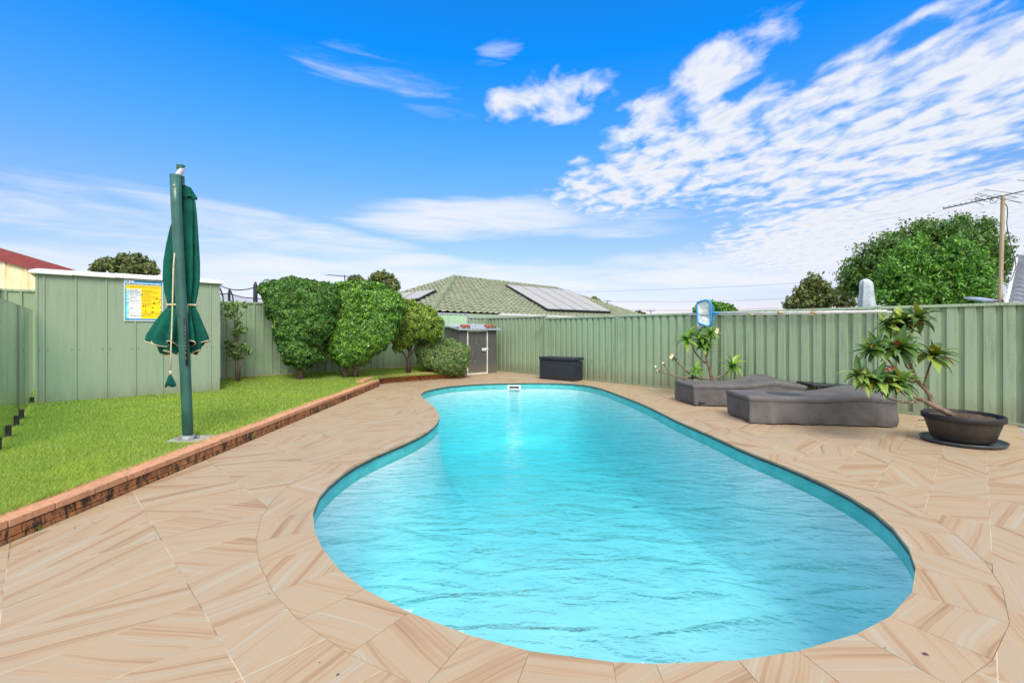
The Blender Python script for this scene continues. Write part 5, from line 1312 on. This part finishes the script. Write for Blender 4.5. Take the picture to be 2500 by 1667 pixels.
lp_ = []
for i in range(nn):
    t_ = i/nn*len(fr_); k_ = int(t_); lp_.append(fr_[k_].lerp(fr_[(k_+1) % len(fr_)], t_-k_))
for r_ in range(nrg+1):
    f_ = r_/nrg
    for i, q in enumerate(lp_):
        c = q.lerp(cen, f_*.98); dpt = .045*math.sin(f_*1.57)+.02*mnoise.noise(c*9); mb.v.append(tuple(c+Vector((.766, .643, 0))*dpt))
mb.f = [(r_*nn+i, r_*nn+(i+1) % nn, (r_+1)*nn+(i+1) % nn, (r_+1)*nn+i) for r_ in range(nrg) for i in range(nn)]
mb.build('net_bag', M['mesh'], pn, smooth=True)
mb = MB(); ta = [fpt(*c, .07) for c in ((1703, 785), (1722, 796), (1716, 800), (1708, 804), (1705, 803))]; c2 = fpt(1712, 797, .02)
mb.add([fpt(1704, 782, .06), fpt(1712, 793, .09), fpt(1722, 797, .06), fpt(1715, 800, .08), fpt(1706, 805, .05), fpt(1703, 795, .04), fpt(1711, 796, .11)], [(0, 1, 6), (1, 2, 6), (2, 3, 6), (3, 4, 6), (4, 5, 6), (5, 0, 6)])
mb.build('net_tip', M['mesh'], pn)
mb = MB(); mb.tube([fpt(1738, 763.5, .09), fpt(1759, 764, .08)], .024, 8); mb.build('handle_socket', M['bluep'], pn, smooth=True)
mb = MB(); mb.tube([fpt(1757, 764, .075), fpt(1900, 763.4, .07), fpt(2168, 759.4, .07)], .017, 10); mb.build('pole', M['alu'], pn, smooth=True)
mb = MB()
for x in (1909, 1990): mb.tube([fpt(x-6, 763, .075), fpt(x+7, 763, .075)], .027, 10)
build_each(mb, 'pole_grip', M['tan'], pn, True)
pp2 = thing('pool_pole', 'second white telescopic pool pole hung just below the net pole on the right fence', 'pole', fpt(1940, 767))
mb = MB(); mb.tube([fpt(1684, 768.5, .07), fpt(1900, 767.5, .065), fpt(2194, 761.5, .06)], .013, 10); mb.build('pole', M['alu'], pp2, smooth=True)
mb = MB()
for x in (1838, 1984): mb.tube([fpt(x-6, 768, .07), fpt(x+6, 768, .07)], .021, 10)
build_each(mb, 'pole_grip', M['tan'], pp2, True)
hk = thing('hook', 'small curved metal hook hanging on the fence between the charcoal shed and the storage box', 'hook', fpt(1320, 800))
mb = MB(); mb.tube([fpt(1326.5, 787, .06), fpt(1326, 800, .07), fpt(1322, 809, .08), fpt(1317, 807, .09), fpt(1314, 800, .09), fpt(1314, 795, .09)], .013, 8); mb.build('hook_bar', M['ridgetile'], hk, smooth=True)

# covered closed umbrella beyond the fence
Yc = 10.5; cu_ = thing('covered_umbrella', 'closed umbrella under a pale grey cover, sticking up behind the right fence', 'umbrella', (P(2115, 750, Yc).x, Yc, 0))
mb = MB(); sg_ = 48; pr_ = [(681, 2113, 3), (684, 2113, 9), (690, 2115, 13), (700, 2116, 14.5), (712, 2116, 15), (730, 2116, 17), (750, 2117, 18), (790, 2117, 17), (860, 2117, 12)]
for py, cx, rx in pr_:
    c = P(cx, py, Yc); k_ = Yc/F
    mb.v += [tuple(c+Vector((rx*k_*(1+.12*math.sin(5*t_+py*.01)+.08*math.sin(9*t_))*math.cos(t_), rx*k_*(1+.1*math.sin(4*t_+py*.02))*math.sin(t_), 0))) for t_ in [2*math.pi*i/sg_ for i in range(sg_)]]
for i in range(len(pr_)-1): mb.f += [(i*sg_+j, i*sg_+(j+1) % sg_, (i+1)*sg_+(j+1) % sg_, (i+1)*sg_+j) for j in range(sg_)]
mb.f.append(tuple(range(sg_))[::-1]); mb.build('cover', M['greycloth'], cu_, smooth=True)
c = P(2117, 860, Yc); MB().tube([(c.x, c.y, -.03), c], .03, 10).build('pole', M['galv'], cu_)

# ================================================================== ANTENNAS, WIRES, TRAMPOLINE
Ya = 12.6
an = thing('television_antenna', 'large television antenna on a pale timber mast beside the grey tiled house', 'antenna', (P(2443, 740, Ya).x, Ya, 0))
def Z5(x, y, dY=0): return P(1960+x/2.24, 420+y/2.24, Ya+dY)
t0 = Z5(1095, 128); bt = Z5(1080, 700)
MB().tube([(bt.x-.02, Ya, -.03), bt, t0], .045, 8).build('mast', M['timber'], an)
mb = MB(); bm0, bm1 = Z5(770, 200, -.6), Z5(1240, 98, .5); mb.tube([bm0, bm1], .017, 6)
q = (bm1-bm0); sdv = Vector((.45, .89, 0))
for i in range(9):
    c = bm0+q*(.02+i*.062); mb.tube([c-sdv*.05+Vector((-.09, 0, .02)), c+sdv*.05+Vector((.02, 0, -.005))], .006, 5)
for (x0, y0, x1, y1) in ((935, 122, 1205, 168), (990, 96, 1215, 126), (905, 150, 1045, 150), (920, 158, 990, 182), (955, 115, 1190, 170), (1040, 125, 1165, 136), (940, 138, 1010, 165), (1080, 150, 1180, 140)):
    mb.tube([Z5(x0, y0, -.15), Z5(x1, y1, .15)], .0065, 5)
for (x, y) in ((960, 150), (985, 145), (1050, 150), (1040, 160)):
    mb.tube([Z5(x+18*math.cos(a), y+12*math.sin(a), .05*math.sin(a*2)) for a in [i*.6 for i in range(9)]], .007, 5)
mb.build('aerial_array', M['antenna'], an)
mb = MB(); mb.tube([Z5(*c) for c in ((1098, 160), (1118, 190), (1120, 230), (1115, 280), (1122, 330), (1135, 390), (1150, 440), (1162, 480), (1165, 520), (1140, 590), (1090, 625))], .010, 5); mb.build('cable', M['black'], an)
mb = MB(); mb.box(Z5(1088, 632), (.12, .08, .14)); mb.build('junction_box', M['galv'], an)
an2 = thing('television_antenna', 'single antenna element tip at the right edge of the sky, above the large antenna', 'antenna', P(2560, 470, 11.5))
mb = MB(); mb.tube([P(2484, 440, 11.5), P(2560, 448, 11.6)], .008, 5); mb.tube([P(2515, 470, 11.5), P(2560, 440, 11.5)], .015, 5); mb.build('element', M['antenna'], an2)
q = P(2545, 447, 11.5); MB().tube([(q.x, q.y, 0), q], .03, 6).build('mast', M['antenna'], an2)
gr_ = thing('tin_roof_shelter', 'small grey tin roof just above the right fence, beside the antenna mast', 'shelter', (13.1, 13.2, 0))
mb = MB(); c = P(2427, 728, 13.0); mb.box((c.x, 13.3, c.z-.02), (.45, .7, .05), 0, Matrix.Rotation(R(12), 3, 'X')); mb.box((c.x, 13.5, (c.z-.1)/2), (.4, .3, c.z-.15)); mb.build('roof', M['galv'], gr_)
Ys = 34.0
sa2 = thing('television_antenna', 'small thin television antenna far behind the hedge, on a slim mast', 'antenna', (P(841, 690, Ys).x, Ys, 0))
p = P(841.5, 673, Ys); MB().tube([(p.x, Ys, 0), (p.x, Ys, p.z+.05)], .04, 6).build('mast', M['antenna'], sa2)
mb = MB(); mb.tube([P(799, 671, Ys), P(884, 678, Ys)], .03, 5)
for i in range(9): 
    c = P(799+i*10, 671+i*.8, Ys); mb.tube([c+Vector((-.12, -.4, -.02)), c+Vector((.12, .4, .02))], .014, 4)
mb.build('aerial_array', M['antenna'], sa2)
def Z3r(x, y, Y): return P(1000+x/3.675, 640+y/3.675, Y)
for i, (x0, y0, x1, y1, lab) in enumerate(((1385, 714, 2100, 681, 'highest thin power line crossing the sky above the right fence'), (1480, 736, 1950, 727, 'middle thin power line above the right fence, pale against the sky'), (1500, 755, 1900, 752, 'lowest thin power line just above the right fence top'))):
    wr = MB(); pts = []
    for j in range(13):
        f_ = j/12; q = P(x0+(x1-x0)*f_, y0+(y1-y0)*f_, 95-20*f_); q.z -= .9*math.sin(math.pi*f_)*.35; pts.append(q)
    wr.tube(pts, .035, 4); tag(wr.build('power_line', M['wire']), lab, 'power line', 'power lines beyond the right fence')
for px, py, lab in ((1483, 733, 'tiny distant pole with a small crossbar right of the green roof'), (1589, 757, 'tiny distant pole just above the right fence, left of the pool net')):
    p = P(px, py, 90); o_ = MB().tube([(p.x, 90, 0), p], .10, 5).box(p-Vector((0, 0, .15)), (1.6, .12, .12)).build('utility_pole', M['wire']); tag(o_, lab, 'utility pole')
# trampoline
Yt = 15.2; tp = thing('trampoline', 'netted trampoline with padded black poles behind the back fence', 'trampoline', (P(590, 740, Yt).x, Yt, 0))
def Z2(x, y, dY=0): return P(520+x/3.794, 600+y/3.794, Yt+dY)
def padded(x, y, dY=0, r_=.05):
    q = Z2(x, y, dY); f_ = MB(); f_.tube([(q.x, q.y, 0), (q.x, q.y, q.z-.12), (q.x, q.y, q.z)], [r_, r_*.9, r_*.35], 8); f_.build('pole', M['black'], tp, smooth=True); return q
padded(393, 335, -.8, .07); padded(150, 400, .9, .045); padded(-60, 330, -.3, .06)
def rope(pts, r_=.016): 
    m2 = MB(); m2.tube(pts, r_, 5); m2.build('net_rope', M['black'], tp)
rope([Z2(*c) for c in ((-60, 340, -.3), (0, 350, -.4), (45, 360, -.5), (110, 388, -.55), (180, 406, -.6), (250, 410, -.7), (320, 403, -.75), (385, 388, -.8), (450, 402, -.6), (520, 420, -.3), (600, 420, 0))])
rope([Z2(*c) for c in ((30, 438, .2), (90, 447, .6), (155, 440, .9), (200, 458, .8), (280, 478, .6), (370, 485, .4), (440, 490, .4), (520, 492, .3))])
rope([Z2(*c) for c in ((45, 360, -.5), (65, 395, -.3), (80, 430, -.1), (92, 470, 0), (97, 520, 0))], .022); rope([Z2(*c) for c in ((155, 408, .9), (170, 430, .9), (182, 470, .9), (190, 520, .9))], .022)
mb = MB(); a = [Z2(*c) for c in ((45, 440, .2), (155, 442, .9), (280, 480, .6), (390, 488, .4), (560, 490, .2))]
for q in a: mb.v += [tuple(q), (q.x, q.y, 1.2)]
mb.f = [(2*i, 2*i+2, 2*i+3, 2*i+1) for i in range(4)]; mb.build('net', M['net'], tp)
mb = MB(); c = Z2(220, 600, .2); mb.tube([(c.x+1.9*math.cos(t_), c.y+1.9*math.sin(t_)+.4, .9) for t_ in [2*math.pi*i/32 for i in range(33)]], .04, 6, cap=False); mb.build('frame', M['galv'], tp)

# ================================================================== SMALL THINGS ON THE PAVING
for px, py, lab, rz in ((2256, 1026, 'small dark slot drain in the paving near the planter', .05), (1252, 929, 'small slot drain in the paving beyond the skimmer', .0)):
    p = G(px, py); o_ = MB().box((p.x, p.y, .004), (.17, .035, .006), rz).build('drain', M['darkbark'], None, bevel=.001); tag(o_, lab, 'drain')
fl = MB(); lv = []
long_leaf(fl, Vector((0, 0, 0)), Vector((1, 0, .35)), up, .022, .012, .9)
proto = fl.build('fallen_leaf', M['darkbark']); rnd = random.Random(2)
locs = [(2252, 1596), (779, 1617), (821, 1649), (376, 1222), (140, 1281), (228, 1275), (378, 1312), (480, 1142), (300, 1190), (1722, 1094), (2040, 1090), (2150, 1245), (1990, 1310+30), (96, 1345), (2163, 1582), (655, 1450), (2330, 1180), (250, 1240), (180, 1290), (330, 1228)]
for i, (px, py) in enumerate(locs):
    o_ = proto if i == 0 else proto.copy()
    if i: C.objects.link(o_)
    p = G(px, py); o_.location = (p.x, p.y, .003); o_.rotation_euler = (0, 0, rnd.uniform(0, 6)); s_ = 1.1 if i == 0 else rnd.uniform(.35, .7); o_.scale = (s_, s_, s_)
    tag(o_, 'tiny dark fallen leaf scrap lying on the sandstone paving', 'leaf', 'leaf scraps on the paving')
rd = proto.copy(); C.objects.link(rd); rd.data = proto.data.copy(); rd.data.materials[0] = M['red']; p = G(2303, 1076+4); rd.location = (p.x, p.y-.0, .05); rd.name = 'fallen_petal'
p = G(2303, 1081, .04); rd.location = p; tag(rd, 'tiny red fallen petal on the rim of the planter saucer', 'petal')
if 'group' in rd: del rd['group']
# weeds along the wall
for (px, py, h_, lab) in ((616, 1072, .12, 'small grass weed growing at the foot of the long brick edging, half way along'), (96, 1293, .05, 'tiny green weed at the foot of the long brick edging, nearest the camera')):
    p = G(px, py); wd_ = MB(); rnd = random.Random(int(px))
    for i in range(14):
        a = rnd.uniform(0, 6.3); long_leaf(wd_, p+Vector((.01*math.cos(a), -.004, 0)), Vector((math.cos(a)*.4, math.sin(a)*.4-.1, 1)), Vector((math.cos(a), math.sin(a), 0)), h_*rnd.uniform(.5, 1), .006, .7)
    tag(wd_.build('weed', M['grassblade']), lab, 'weed')
